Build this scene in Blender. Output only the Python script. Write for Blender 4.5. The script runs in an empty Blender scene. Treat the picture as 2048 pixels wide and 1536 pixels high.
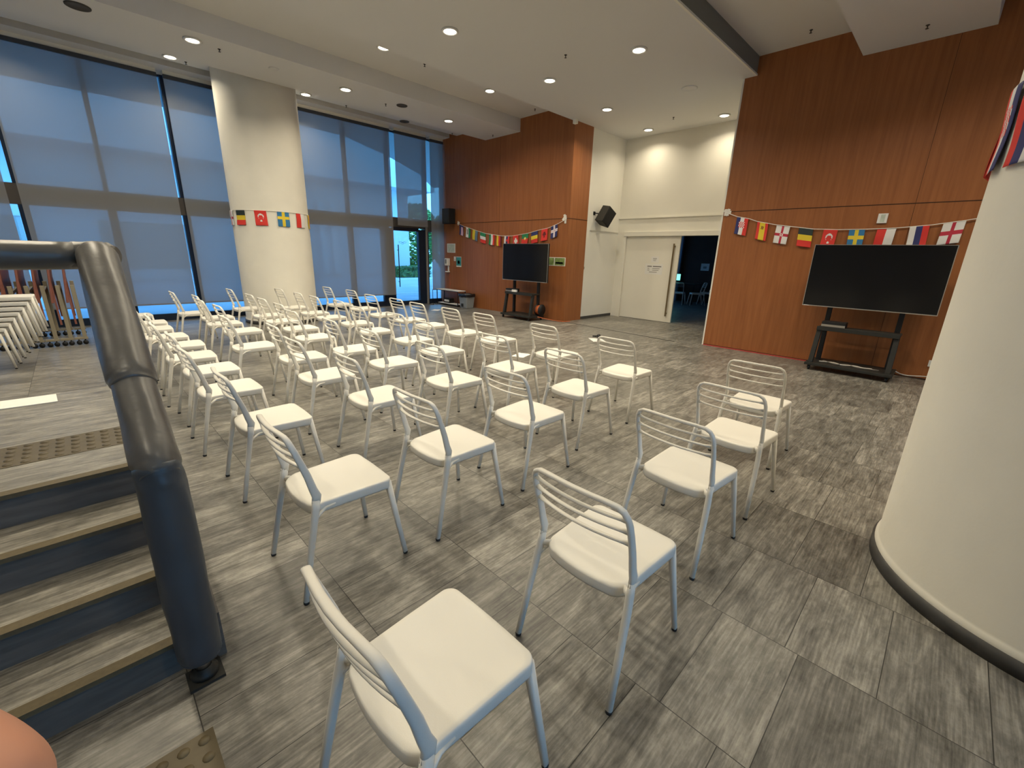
import bpy, bmesh, math, random
from mathutils import Vector, Matrix
random.seed(7)
scene = bpy.context.scene
C = scene.collection
PI = math.pi

# ------------------------------------------------------------------ camera
cam_d = bpy.data.cameras.new('camera')
cam = bpy.data.objects.new('camera', cam_d)
C.objects.link(cam)
scene.camera = cam
cam_d.sensor_width = 36.0
cam_d.lens = 860.226 / 2048 * 36.0
cam_d.clip_start = 0.01
cam_d.clip_end = 300
RX = Vector((0.71192794, -0.70169166, 0.02806094))
UP = Vector((0.18228788, 0.2232406, 0.95756711))
FW = Vector((0.67818119, 0.67660361, -0.28684111))
CAM = Vector((0, 0, 1.55))
cam.matrix_world = Matrix(((RX.x, UP.x, -FW.x, CAM.x), (RX.y, UP.y, -FW.y, CAM.y), (RX.z, UP.z, -FW.z, CAM.z), (0, 0, 0, 1)))

# ------------------------------------------------------------------ world, exposure
w = bpy.data.worlds.new('overcast_sky')
scene.world = w
w.use_nodes = True
wn = w.node_tree
bg = wn.nodes['Background']
tc = wn.nodes.new('ShaderNodeTexCoord'); sx = wn.nodes.new('ShaderNodeSeparateXYZ'); cr = wn.nodes.new('ShaderNodeValToRGB')
wn.links.new(tc.outputs['Generated'], sx.inputs[0]); wn.links.new(sx.outputs['Z'], cr.inputs[0]); wn.links.new(cr.outputs[0], bg.inputs[0])
cr.color_ramp.elements[0].position = 0.0; cr.color_ramp.elements[0].color = (0.15, 0.52, 0.95, 1)
cr.color_ramp.elements[1].position = 0.6; cr.color_ramp.elements[1].color = (0.15, 0.42, 0.90, 1)
bg.inputs[1].default_value = 5.6
vs = scene.view_settings
vs.view_transform = 'Standard'; vs.look = 'None'; vs.gamma = 1.0; vs.use_curve_mapping = False
vs.exposure = 0.0
WARM = (1.0, 0.88, 0.66)
LAMP_W = 25.0      # watts of each ceiling downlight

# ------------------------------------------------------------------ materials
def mat(name, col, rough=0.6, metal=0.0, spec=0.4, noise=0.0, nscale=6.0, bump=0.0, bscale=40.0, stretch=(1, 1, 1), coat=0.0):
    m = bpy.data.materials.new(name); m.use_nodes = True
    nt = m.node_tree; b = nt.nodes['Principled BSDF']
    b.inputs['Base Color'].default_value = (*col, 1); b.inputs['Roughness'].default_value = rough
    b.inputs['Metallic'].default_value = metal; b.inputs['Specular IOR Level'].default_value = spec
    b.inputs['Coat Weight'].default_value = coat
    if noise or bump:
        g = nt.nodes.new('ShaderNodeNewGeometry') if False else nt.nodes.new('ShaderNodeTexCoord')
        mp = nt.nodes.new('ShaderNodeMapping'); mp.inputs['Scale'].default_value = stretch
        nt.links.new(g.outputs['Object'], mp.inputs[0])
    if noise:
        n = nt.nodes.new('ShaderNodeTexNoise'); n.inputs['Scale'].default_value = nscale; n.inputs['Detail'].default_value = 5
        nt.links.new(mp.outputs[0], n.inputs['Vector'])
        r = nt.nodes.new('ShaderNodeMapRange'); r.inputs['From Min'].default_value = .25; r.inputs['From Max'].default_value = .75
        r.inputs['To Min'].default_value = 1 - noise; r.inputs['To Max'].default_value = 1 + noise
        nt.links.new(n.outputs['Fac'], r.inputs['Value'])
        mx = nt.nodes.new('ShaderNodeVectorMath'); mx.operation = 'SCALE'; mx.inputs[0].default_value = col
        nt.links.new(r.outputs[0], mx.inputs['Scale']); nt.links.new(mx.outputs[0], b.inputs['Base Color'])
    if bump:
        n2 = nt.nodes.new('ShaderNodeTexNoise'); n2.inputs['Scale'].default_value = bscale; n2.inputs['Detail'].default_value = 4
        nt.links.new(mp.outputs[0], n2.inputs['Vector'])
        bp = nt.nodes.new('ShaderNodeBump'); bp.inputs['Strength'].default_value = bump; bp.inputs['Distance'].default_value = .01
        nt.links.new(n2.outputs['Fac'], bp.inputs['Height']); nt.links.new(bp.outputs[0], b.inputs['Normal'])
    return m

def emis(name, col, s):
    m = bpy.data.materials.new(name); m.use_nodes = True
    b = m.node_tree.nodes['Principled BSDF']
    b.inputs['Base Color'].default_value = (*col, 1); b.inputs['Emission Color'].default_value = (*col, 1); b.inputs['Emission Strength'].default_value = s
    return m

def floor_mat(name, tint, strip=0.605, ox=0.03, tiles=True):
    """grey stone-look porcelain in strips running along y, veins along x, each tile its own tone"""
    m = bpy.data.materials.new(name); m.use_nodes = True
    nt = m.node_tree; L = nt.links; N = nt.nodes; b = N['Principled BSDF']
    def M(op, a, bb=None, cc=None):
        n = N.new('ShaderNodeMath'); n.operation = op
        for i, v in enumerate((a, bb, cc)):
            if v is None: continue
            if isinstance(v, (int, float)): n.inputs[i].default_value = v
            else: L.new(v, n.inputs[i])
        return n.outputs[0]
    t = N.new('ShaderNodeTexCoord'); s = N.new('ShaderNodeSeparateXYZ'); L.new(t.outputs['Object'], s.inputs[0])
    x = M('DIVIDE', M('SUBTRACT', s.outputs['X'], ox), strip); row = M('FLOOR', x)
    w1 = N.new('ShaderNodeTexWhiteNoise'); w1.noise_dimensions = '1D'; L.new(row, w1.inputs['W'])
    y = M('ADD', M('DIVIDE', s.outputs['Y'], 0.605), M('MULTIPLY', w1.outputs['Value'], 0.9)); cell = M('FLOOR', y)
    cv = N.new('ShaderNodeCombineXYZ'); L.new(row, cv.inputs[0]); L.new(cell, cv.inputs[1])
    w2 = N.new('ShaderNodeTexWhiteNoise'); w2.noise_dimensions = '2D'; L.new(cv.outputs[0], w2.inputs['Vector'])
    split = M('GREATER_THAN', w2.outputs['Value'], 0.45)          # half of the tiles are cut in two narrow planks
    fy = M('FRACT', y); sub = M('MULTIPLY', split, M('GREATER_THAN', fy, 0.5))
    cz = N.new('ShaderNodeCombineXYZ'); L.new(row, cz.inputs[0]); L.new(cell, cz.inputs[1]); L.new(sub, cz.inputs[2])
    w3 = N.new('ShaderNodeTexWhiteNoise'); w3.noise_dimensions = '3D'; L.new(cz.outputs[0], w3.inputs['Vector'])
    fx = M('FRACT', x)
    dx = M('MULTIPLY', M('MINIMUM', fx, M('SUBTRACT', 1.0, fx)), strip)
    dy = M('MULTIPLY', M('MINIMUM', fy, M('SUBTRACT', 1.0, fy)), 0.605)
    dm = M('ADD', M('MULTIPLY', M('ABSOLUTE', M('SUBTRACT', fy, 0.5)), 0.605), M('MULTIPLY', M('SUBTRACT', 1.0, split), 10.0))
    d = M('MINIMUM', M('MINIMUM', dx, dy), dm)
    grout = M('LESS_THAN', d, 0.0017)
    # veins stretched along x, shifted per tile
    mp = N.new('ShaderNodeMapping'); mp.inputs['Scale'].default_value = (2.3, 9.0, 1.0)
    off = N.new('ShaderNodeVectorMath'); off.operation = 'MULTIPLY_ADD'
    L.new(w3.outputs['Color'], off.inputs[0]); off.inputs[1].default_value = (7, 7, 7); L.new(t.outputs['Object'], off.inputs[2])
    L.new(off.outputs[0], mp.inputs[0])
    n1 = N.new('ShaderNodeTexNoise'); n1.inputs['Scale'].default_value = 1.6; n1.inputs['Detail'].default_value = 9; n1.inputs['Roughness'].default_value = .68; n1.inputs['Distortion'].default_value = .6
    L.new(mp.outputs[0], n1.inputs['Vector'])
    mp2 = N.new('ShaderNodeMapping'); mp2.inputs['Scale'].default_value = (2.6, 48.0, 1.0); L.new(off.outputs[0], mp2.inputs[0])
    n2 = N.new('ShaderNodeTexNoise'); n2.inputs['Scale'].default_value = 2.4; n2.inputs['Detail'].default_value = 6; L.new(mp2.outputs[0], n2.inputs['Vector'])
    n3 = N.new('ShaderNodeTexNoise'); n3.inputs['Scale'].default_value = 22; n3.inputs['Detail'].default_value = 8; n3.inputs['Roughness'].default_value = .75; L.new(off.outputs[0], n3.inputs['Vector'])
    f = M('ADD', M('MULTIPLY', n1.outputs['Fac'], 0.50), M('ADD', M('MULTIPLY', n2.outputs['Fac'], 0.30), M('MULTIPLY', n3.outputs['Fac'], 0.20)))
    r = N.new('ShaderNodeValToRGB'); L.new(f, r.inputs[0])
    e = r.color_ramp.elements
    e[0].position = .38; e[0].color = (.075 * tint[0], .075 * tint[1], .075 * tint[2], 1)
    e[1].position = .63; e[1].color = (.36 * tint[0], .36 * tint[1], .36 * tint[2], 1)
    k = e.new(.5); k.color = (.185 * tint[0], .185 * tint[1], .185 * tint[2], 1)
    tone = M('ADD', 0.76, M('MULTIPLY', w3.outputs['Value'], 0.48)) if tiles else M('ADD', 1.0, 0.0)
    sc = N.new('ShaderNodeVectorMath'); sc.operation = 'SCALE'; L.new(r.outputs[0], sc.inputs[0]); L.new(tone, sc.inputs['Scale'])
    mix = N.new('ShaderNodeMix'); mix.data_type = 'RGBA'; L.new(sc.outputs[0], mix.inputs['A']); mix.inputs['B'].default_value = (.035, .034, .03, 1)
    if tiles: L.new(grout, mix.inputs['Factor'])
    else: mix.inputs['Factor'].default_value = 0
    L.new(mix.outputs['Result'], b.inputs['Base Color'])
    b.inputs['Roughness'].default_value = .42; b.inputs['Specular IOR Level'].default_value = .45
    rr = M('ADD', 0.26, M('MULTIPLY', f, 0.22)); L.new(rr, b.inputs['Roughness'])
    bp = N.new('ShaderNodeBump'); bp.inputs['Strength'].default_value = .25; bp.inputs['Distance'].default_value = .004
    L.new(M('SUBTRACT', f, M('MULTIPLY', grout, .5)), bp.inputs['Height']); L.new(bp.outputs[0], b.inputs['Normal'])
    return m

def wood_mat(name, axis_scale, c1, c2):
    m = bpy.data.materials.new(name); m.use_nodes = True
    nt = m.node_tree; L = nt.links; N = nt.nodes; b = N['Principled BSDF']
    t = N.new('ShaderNodeTexCoord'); mp = N.new('ShaderNodeMapping'); mp.inputs['Scale'].default_value = axis_scale
    L.new(t.outputs['Object'], mp.inputs[0])
    n = N.new('ShaderNodeTexNoise'); n.inputs['Scale'].default_value = 3; n.inputs['Detail'].default_value = 8; n.inputs['Roughness'].default_value = .6; n.inputs['Distortion'].default_value = .3
    L.new(mp.outputs[0], n.inputs['Vector'])
    r = N.new('ShaderNodeValToRGB'); L.new(n.outputs['Fac'], r.inputs[0])
    r.color_ramp.elements[0].position = .3; r.color_ramp.elements[0].color = (*c1, 1)
    r.color_ramp.elements[1].position = .7; r.color_ramp.elements[1].color = (*c2, 1)
    L.new(r.outputs[0], b.inputs['Base Color']); b.inputs['Roughness'].default_value = .45; b.inputs['Specular IOR Level'].default_value = .35
    return m

def blind_mat():
    m = bpy.data.materials.new('roller_screen_fabric'); m.use_nodes = True
    nt = m.node_tree; L = nt.links; N = nt.nodes
    for n in list(N): N.remove(n)
    out = N.new('ShaderNodeOutputMaterial')
    d = N.new('ShaderNodeBsdfDiffuse'); d.inputs[0].default_value = (.34, .335, .33, 1)
    tr = N.new('ShaderNodeBsdfTranslucent'); tr.inputs[0].default_value = (.42, .40, .38, 1)
    tp = N.new('ShaderNodeBsdfTransparent'); tp.inputs[0].default_value = (.72, .70, .68, 1)
    a = N.new('ShaderNodeMixShader'); a.inputs[0].default_value = .35; L.new(d.outputs[0], a.inputs[1]); L.new(tr.outputs[0], a.inputs[2])
    c = N.new('ShaderNodeMixShader'); L.new(a.outputs[0], c.inputs[1]); L.new(tp.outputs[0], c.inputs[2])
    c.inputs[0].default_value = .13
    L.new(c.outputs[0], out.inputs[0])
    return m

def glass_mat(name, tint):
    m = bpy.data.materials.new(name); m.use_nodes = True
    nt = m.node_tree; L = nt.links; N = nt.nodes
    for n in list(N): N.remove(n)
    out = N.new('ShaderNodeOutputMaterial')
    g = N.new('ShaderNodeBsdfGlossy'); g.inputs['Roughness'].default_value = .02
    tp = N.new('ShaderNodeBsdfTransparent'); tp.inputs[0].default_value = (*tint, 1)
    f = N.new('ShaderNodeFresnel'); f.inputs[0].default_value = 1.45
    a = N.new('ShaderNodeMixShader'); L.new(f.outputs[0], a.inputs[0]); L.new(tp.outputs[0], a.inputs[1]); L.new(g.outputs[0], a.inputs[2])
    L.new(a.outputs[0], out.inputs[0])
    return m

def leaf_mat(name, c1, c2):
    m = mat(name, c1, .55)
    nt = m.node_tree; b = nt.nodes['Principled BSDF']
    t = nt.nodes.new('ShaderNodeTexCoord'); n = nt.nodes.new('ShaderNodeTexNoise'); n.inputs['Scale'].default_value = 2.5; n.inputs['Detail'].default_value = 4
    nt.links.new(t.outputs['Object'], n.inputs['Vector'])
    r = nt.nodes.new('ShaderNodeValToRGB'); r.color_ramp.elements[0].position = .35; r.color_ramp.elements[0].color = (*c1, 1)
    r.color_ramp.elements[1].position = .65; r.color_ramp.elements[1].color = (*c2, 1)
    nt.links.new(n.outputs['Fac'], r.inputs[0]); nt.links.new(r.outputs[0], b.inputs['Base Color'])
    return m

M = {}
M['floor'] = floor_mat('grey_stone_tile', (1.0, .95, .84))
M['tread'] = floor_mat('stair_tread_tile', (1.12, 1.05, .90), tiles=False)
M['riser'] = mat('dark_riser_tile', (.12, .108, .098), .5, noise=.25, nscale=3, stretch=(2, 14, 14))
M['nosing'] = mat('brown_ribbed_nosing', (.11, .085, .045), .6, noise=.15, nscale=60)
M['tactile'] = mat('brown_tactile_tile', (.10, .078, .042), .5, noise=.15, nscale=30)
M['wall'] = mat('white_wall_paint', (.80, .77, .68), .7, noise=.03, nscale=1.2, bump=.05, bscale=120)
M['column'] = mat('white_column_paint', (.78, .75, .66), .6, noise=.05, nscale=2.2, bump=.08, bscale=25)
M['ceil'] = mat('white_ceiling_paint', (.72, .71, .69), .85, bump=.03, bscale=80)
M['wood'] = wood_mat('brown_wood_veneer', (7, 7, .35), (.265, .092, .029), (.36, .132, .044))
M['groove'] = mat('dark_panel_groove', (.05, .02, .01), .8)
M['skirt'] = mat('dark_grey_skirting', (.06, .058, .055), .5, noise=.2, nscale=20)
M['chair'] = mat('white_moulded_plastic', (.80, .775, .71), .42, spec=.4, bump=.04, bscale=400)
M['cap'] = mat('dark_rubber_foot', (.02, .02, .022), .7)
M['frame'] = mat('dark_window_metal', (.012, .022, .045), .4, metal=.2)
M['mullion'] = mat('grey_mullion_metal', (.25, .24, .23), .5)
M['transom'] = mat('brown_grey_spandrel', (.10, .085, .07), .7)
M['blind'] = blind_mat()
M['bar'] = mat('grey_blind_bar', (.22, .22, .22), .5)
M['roller'] = mat('dark_blind_roller', (.05, .055, .065), .6)
M['glass'] = glass_mat('window_glass', (.86, .95, .97))
M['vinyl'] = mat('grey_padded_vinyl', (.105, .098, .088), .38, spec=.6, noise=.18, nscale=5, bump=.5, bscale=9, stretch=(1, 1, 1))
M['vinyl2'] = mat('blue_daylit_padded_vinyl', (.052, .062, .076), .45, spec=.5, noise=.12, nscale=5, bump=.25, bscale=12)  # the blue tint of daylight is put into the post pad's colour
M['steel'] = mat('brushed_steel', (.45, .43, .40), .35, metal=1.0)
M['black'] = mat('black_powder_coat', (.012, .012, .013), .5)
M['charcoal'] = mat('charcoal_metal', (.024, .024, .022), .5)
M['screen'] = mat('black_screen_glass', (.004, .004, .005), .16, spec=.5)
M['silver'] = mat('silver_bezel', (.55, .52, .48), .3, metal=.8)
M['spk'] = mat('black_speaker_cabinet', (.012, .012, .013), .6)
M['spkgrey'] = mat('dark_grey_speaker_grille', (.035, .033, .028), .7, noise=.2, nscale=200)
M['paper'] = mat('white_paper', (.80, .79, .76), .8)
M['ink'] = mat('grey_print', (.22, .21, .20), .8)
M['teal'] = mat('teal_print', (.05, .30, .32), .7)
M['pale'] = mat('pale_map_print', (.52, .58, .50), .7, noise=.15, nscale=14)
M['greenphoto'] = mat('green_landscape_print', (.22, .30, .10), .6, noise=.6, nscale=9)
M['darkgreen'] = mat('dark_pond_print', (.05, .11, .09), .6, noise=.5, nscale=9)
M['binm'] = mat('grey_bin_plastic', (.26, .28, .29), .5)
M['bag'] = mat('black_bin_bag', (.01, .01, .012), .3, bump=.6, bscale=30)
M['tape'] = mat('white_masking_tape', (.78, .75, .68), .8, noise=.08, nscale=30)
M['redtape'] = mat('red_floor_tape', (.45, .06, .05), .6)
M['orange'] = mat('orange_cable', (.60, .15, .05), .5)
M['whitecable'] = mat('pale_cable', (.60, .56, .50), .5)
M['dirty'] = mat('grey_cable', (.22, .20, .18), .5)
M['tabletop'] = mat('red_brown_tabletop', (.26, .095, .065), .45, noise=.1, nscale=10)
M['khaki'] = mat('khaki_metal', (.30, .26, .18), .45)
M['skin'] = mat('pink_skin', (.72, .34, .22), .55, noise=.05, nscale=60)
M['nail'] = mat('pale_nail', (.80, .48, .38), .3)
M['sprink'] = mat('dark_sprinkler_metal', (.05, .045, .04), .5, metal=.6)
M['vent'] = mat('dark_vent_mesh', (.07, .065, .06), .8)
M['lamp_glow'] = emis('downlight_glow', (1.0, .90, .72), 14.0)
M['green_led'] = emis('lit_computer_screen', (.25, .95, .75), 1.6)
M['ext_wall'] = mat('pale_facade', (.62, .66, .68), .8, noise=.04, nscale=.5)
M['ext_dark'] = mat('grey_exterior_paint', (.34, .33, .31), .8)  # plain mid grey for the canopy and the facade's window panels
M['road'] = mat('grey_paving', (.46, .52, .56), .8, noise=.12, nscale=.8)
M['roadline'] = mat('white_kerb', (.78, .78, .78), .7)
M['leaf'] = leaf_mat('leaf_green', (.05, .17, .035), (.17, .38, .07))
M['hedge'] = leaf_mat('hedge_green', (.03, .10, .03), (.10, .22, .05))
M['bark'] = mat('grey_bark', (.14, .11, .08), .9)
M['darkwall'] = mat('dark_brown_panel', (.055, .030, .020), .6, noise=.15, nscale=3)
for n, c in dict(f_red=(.72, .045, .035), f_white=(.80, .78, .76), f_navy=(.035, .04, .15), f_blue=(.04, .20, .42), f_yellow=(.80, .60, .04), f_black=(.025, .04, .04), f_green=(.03, .24, .10), f_pink=(.62, .40, .52), f_crimson=(.50, .03, .06), f_maroon=(.16, .02, .02), f_slate=(.13, .20, .27)).items():
    M[n] = mat('cloth_' + n[2:], c, .7)

# ------------------------------------------------------------------ mesh helpers
class MB:
    def __init__(s): s.v = []; s.f = []; s.mi = []; s.sm = []; s.cur = 0; s.smooth = False
    def add(s, vs, fs, smooth=None):
        o = len(s.v); s.v += [tuple(p) for p in vs]
        for f in fs: s.f.append(tuple(i + o for i in f)); s.mi.append(s.cur); s.sm.append(s.smooth if smooth is None else smooth)
        return s
    def box(s, x0, x1, y0, y1, z0, z1):
        x0, x1 = min(x0, x1), max(x0, x1); y0, y1 = min(y0, y1), max(y0, y1); z0, z1 = min(z0, z1), max(z0, z1)
        return s.add([(x0, y0, z0), (x1, y0, z0), (x1, y1, z0), (x0, y1, z0), (x0, y0, z1), (x1, y0, z1), (x1, y1, z1), (x0, y1, z1)],
                     [(0, 3, 2, 1), (4, 5, 6, 7), (0, 1, 5, 4), (1, 2, 6, 5), (2, 3, 7, 6), (3, 0, 4, 7)], False)
    def quad(s, a, b, c, d): return s.add([a, b, c, d], [(0, 1, 2, 3)], False)
    def hexa(s, b, t):   # bottom quad, top quad
        return s.add(list(b) + list(t), [(0, 3, 2, 1), (4, 5, 6, 7), (0, 1, 5, 4), (1, 2, 6, 5), (2, 3, 7, 6), (3, 0, 4, 7)], False)
    def sweep(s, path, size, ref, n=10, cap=True, power=1.0):
        """path points, size (a, b) or list; b along ref direction, a across"""
        P = [Vector(p) for p in path]; k = len(P)
        if not isinstance(size, list): size = [size] * k
        if not isinstance(ref, list): ref = [ref] * k
        vs = []
        for i, p in enumerate(P):
            t = (P[min(i + 1, k - 1)] - P[max(i - 1, 0)]).normalized()
            r = Vector(ref[i]); r = (r - t * r.dot(t)).normalized(); u = t.cross(r)
            a, b = size[i]
            for j in range(n):
                th = 2 * PI * (j + .5) / n; c, q = math.cos(th), math.sin(th)
                c = math.copysign(abs(c) ** power, c); q = math.copysign(abs(q) ** power, q)
                vs.append(p + u * (a * c) + r * (b * q))
        fs = []
        for i in range(k - 1):
            for j in range(n):
                fs.append((i * n + j, i * n + (j + 1) % n, (i + 1) * n + (j + 1) % n, (i + 1) * n + j))
        if cap: fs += [tuple(range(n - 1, -1, -1)), tuple((k - 1) * n + j for j in range(n))]
        return s.add(vs, fs, True)
    def tube(s, path, r, n=8):
        P = [Vector(p) for p in path]
        d = (P[-1] - P[0]); ref = Vector((0, 0, 1)) if abs(d.normalized().z) < .9 else Vector((1, 0, 0))
        rr = [(q, q) for q in r] if isinstance(r, list) else (r, r)
        return s.sweep(path, rr, tuple(ref), n)
    def lathe(s, prof, cx=0, cy=0, n=32, a0=0, a1=2 * PI):
        full = abs(a1 - a0 - 2 * PI) < 1e-6; k = n if full else n + 1; vs = []
        for r, z in prof:
            for j in range(k):
                a = a0 + (a1 - a0) * j / n; vs.append((cx + r * math.cos(a), cy + r * math.sin(a), z))
        fs = []
        for i in range(len(prof) - 1):
            for j in range(n):
                j2 = (j + 1) % k; fs.append((i * k + j, i * k + j2, (i + 1) * k + j2, (i + 1) * k + j))
        return s.add(vs, fs, True)
    def build(s, name, m, parent=None, bevel=0, kind=None, loc=None):
        me = bpy.data.meshes.new(name); me.from_pydata(s.v, [], s.f); me.update()
        ms = m if isinstance(m, (list, tuple)) else [m]
        for q in ms: me.materials.append(q)
        for p, i, sm in zip(me.polygons, s.mi, s.sm): p.material_index = i; p.use_smooth = sm
        bm = bmesh.new(); bm.from_mesh(me); bmesh.ops.recalc_face_normals(bm, faces=bm.faces); bm.to_mesh(me); bm.free()
        o = bpy.data.objects.new(name, me); C.objects.link(o)
        if parent: o.parent = parent
        if bevel:
            b = o.modifiers.new('bevel', 'BEVEL'); b.width = bevel; b.segments = 2; b.limit_method = 'ANGLE'
        if kind: o['kind'] = kind
        if loc: o.location = loc
        return o
def box(name, m, *a, parent=None, bevel=0, kind=None): return MB().box(*a).build(name, m, parent, bevel, kind)
def struct(name, m, *a, **k): return box(name, m, *a, kind='structure', **k)
def tag(o, label, cat, group=None):
    o['label'] = label; o['category'] = cat
    if group: o['group'] = group
    return o
def thing(name, label, cat, loc=(0, 0, 0), rz=0, group=None):
    o = bpy.data.objects.new(name, None); C.objects.link(o); o.location = loc; o.rotation_euler = (0, 0, rz); o.empty_display_size = .1
    return tag(o, label, cat, group)
def copy_tree(o, parent=None):
    c = o.copy(); C.objects.link(c); c.parent = parent
    for ch in list(KIDS.get(o.name, [])): copy_tree_child(ch, c)
    return c
def copy_tree_child(o, parent):
    c = o.copy(); C.objects.link(c); c.parent = parent
    for ch in list(KIDS.get(o.name, [])): copy_tree_child(ch, c)
KIDS = {}
def remember(root):
    KIDS[root.name] = list(root.children)
    for ch in root.children: remember(ch)

# ------------------------------------------------------------------ room shell
XW = 8.45          # plane of the wooden walls
YW = 11.75         # plane of the glass wall
XD = 10.6          # plane of the white door wall
XMIN, YMIN = -8.0, -7.0
struct('floor', M['floor'], XMIN - .2, 19.5, YMIN - .2, YW + .12, -.2, 0)
struct('wall_back', M['wall'], XMIN - .2, XMIN, YMIN - .2, YW + .1, 0, 5)
MB().box(XMIN, -1.5, YMIN - .2, YMIN, 0, 5).box(3.5, XW, YMIN - .2, YMIN, 0, 5).box(-1.5, 3.5, YMIN - .2, YMIN, 2.7, 5).build('wall_near', M['wall'], kind='structure')
_b = MB().box(-1.5, 3.5, YMIN - .12, YMIN - .05, 0, .12).box(-1.5, 3.5, YMIN - .12, YMIN - .05, 2.58, 2.7)
for _x in (-1.5, .2, 1.8, 3.42): _b.box(_x, _x + .08, YMIN - .12, YMIN - .05, .12, 2.58)
_f = _b.build('window_40', M['frame'], kind='structure')
box('pane', M['glass'], -1.45, 3.45, YMIN - .09, YMIN - .085, .1, 2.6, parent=_f)
struct('ground_outside', M['road'], -40, 60, -60, YMIN - .2, -.25, -.06)
# wooden wall on the right of the door recess
wr = struct('wall_right', M['wood'], XW - .03, XD + .1, YMIN, 3.21, 0, 4.99)
struct('trim_1', M['wall'], XW - .035, XD, 3.21, 3.235, 0, 4.43)
box('panel_groove', M['groove'], XW - .033, XW - .02, YMIN, 3.21, 2.385, 2.396, parent=wr)
for y in (-1.7, .66):
    box('panel_groove', M['groove'], XW - .0315, XW - .02, y, y + .004, 0, 4.8, parent=wr)
# wooden wall on the left (with its return), up to the glass wall
wl = struct('wall_left', M['wood'], XW, 9.15, 6.70, YW + .1, 0, 4.99)
box('panel_groove', M['groove'], XW - .004, XW + .01, 6.695, YW, 2.405, 2.416, parent=wl)
box('panel_groove', M['groove'], XW - .004, 9.15, 6.696, 6.71, 2.405, 2.416, parent=wl)
box('panel_groove', M['groove'], XW - .002, XW + .01, 9.1, 9.104, 0, 4.7, parent=wl)
struct('wall_side', M['wall'], 9.15, XD + .12, 6.72, 7.0, 0, 4.5)
# door wall, with an opening
struct('wall_door', M['wall'], XD, XD + .12, 3.2, 6.72, 2.16, 4.43)
struct('wall_door_jamb', M['wall'], XD, XD + .12, 6.46, 6.72, 0, 2.16)['kind'] = 'structure'
struct('trim_2', M['wall'], XD - .03, XD, 3.24, 6.72, 2.54, 2.57)
struct('trim_3', M['wall'], XD - .05, XD, 3.24, 6.50, 2.11, 2.22, bevel=.004)
struct('trim_4', M['wall'], XD - .035, XD, 6.44, 6.53, 0, 2.11)
struct('trim_5', M['wall'], 9.3, XD - .03, 6.70, 6.72, 2.2, 2.225)
struct('baseboard_side', M['skirt'], 9.16, XD - .04, 6.705, 6.72, 0, .07)
struct('baseboard_right', M['groove'], XW - .036, XW - .02, YMIN, 3.2, 0, .02)
# glass wall header
struct('wall_window_header', M['wall'], XMIN, XW, YW, YW + .12, 4.70, 4.95)
# ceilings
struct('ceiling', M['ceil'], XMIN, XD + .1, 3.05, 6.75, 4.43, 4.85)                     # main lower slab
struct('ceiling', M['ceil'], XMIN, XW + .01, 6.75, 8.40, 4.75, 4.95)                    # strip between slab and beam
struct('ceiling', M['ceil'], XMIN, XW + .01, 8.40, 9.70, 4.46, 4.95)                    # long beam
struct('ceiling', M['ceil'], XMIN, XW + .01, 9.70, 10.94, 4.75, 4.95)                   # recess by the windows
struct('ceiling', M['ceil'], XMIN, XW + .01, 11.28, YW + .12, 4.75, 4.95)
sl = struct('ceiling', M['vent'], XMIN, XW + .01, 10.90, 11.32, 4.85, 4.95)             # dark air slot
struct('ceiling', M['ceil'], XMIN, XW, YMIN, 3.05, 4.70, 4.95)                          # high ceiling on the right
struct('ceiling', M['ceil'], XMIN, XW, .36, 1.65, 4.36, 4.72)                           # dropped box on the right
struct('trim_6', M['wall'], XMIN, XW - .03, 3.02, 3.05, 4.43, 4.455)
struct('trim_7', mat('grey_step_face', (.20, .20, .17), .7), XMIN, XW - .03, 3.035, 3.05, 4.455, 4.70)
# expansion joint in the floor, red tape along the wooden wall
MB().hexa([(8.43, 6.66, .0005), (8.21, 3.7, .0005), (8.235, 3.7, .0005), (8.455, 6.66, .0005)], [(8.43, 6.66, .004), (8.21, 3.7, .004), (8.235, 3.7, .004), (8.455, 6.66, .004)]).build('trim_8', M['skirt'], kind='structure')
MB().box(8.38, 8.41, 1.45, 3.2, .0, .012).build('red_tape_strip', M['redtape'])
tag(bpy.data.objects['red_tape_strip'], 'thin red tape along the foot of the wooden wall, left of the big screen', 'tape')

# ------------------------------------------------------------------ glass wall: bays, blinds, door
MX = [-7.35, -6.2, -5.05, -3.9, -2.75, -1.6, -.45, .71, 1.88, 3.1, 4.3, 5.46, 6.66, 7.86, 8.45]
FB = .14
def stile_w(x): return .05
for i in range(len(MX) - 1):
    x0, x1 = MX[i], MX[i + 1]
    if i == 12: continue
    b = MB()
    hw = .075 if i % 2 == 0 else .055
    b.box(x0 - .03, x0 + .10, YW, YW + .10, 0, 2.16)
    b.box(x0 + .10, x1 - .03, YW, YW + .08, 0, FB)
    b.box(x0 - .02, x0 + .05, YW - .01, YW + .12, 2.5, 4.70)
    b.box(x0 + .05, x1 - .02, YW, YW + .06, 4.66, 4.70)
    if i == 11: b.box(x1 - .28, x1 - .03, YW - .01, YW + .09, 0, 2.16)
    fr = b.build('window_%d' % (i + 1), M['frame'], kind='structure')
    box('transom', M['transom'], x0 - .03, x1 - .03, YW, YW + .14, 2.16, 2.50, parent=fr)
    box('pane', M['glass'], x0 + .08, x1 - .02, YW + .03, YW + .035, FB - .01, 2.17, parent=fr)
    box('pane', M['glass'], x0 + .04, x1 - .01, YW + .03, YW + .035, 2.49, 4.67, parent=fr)
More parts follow.
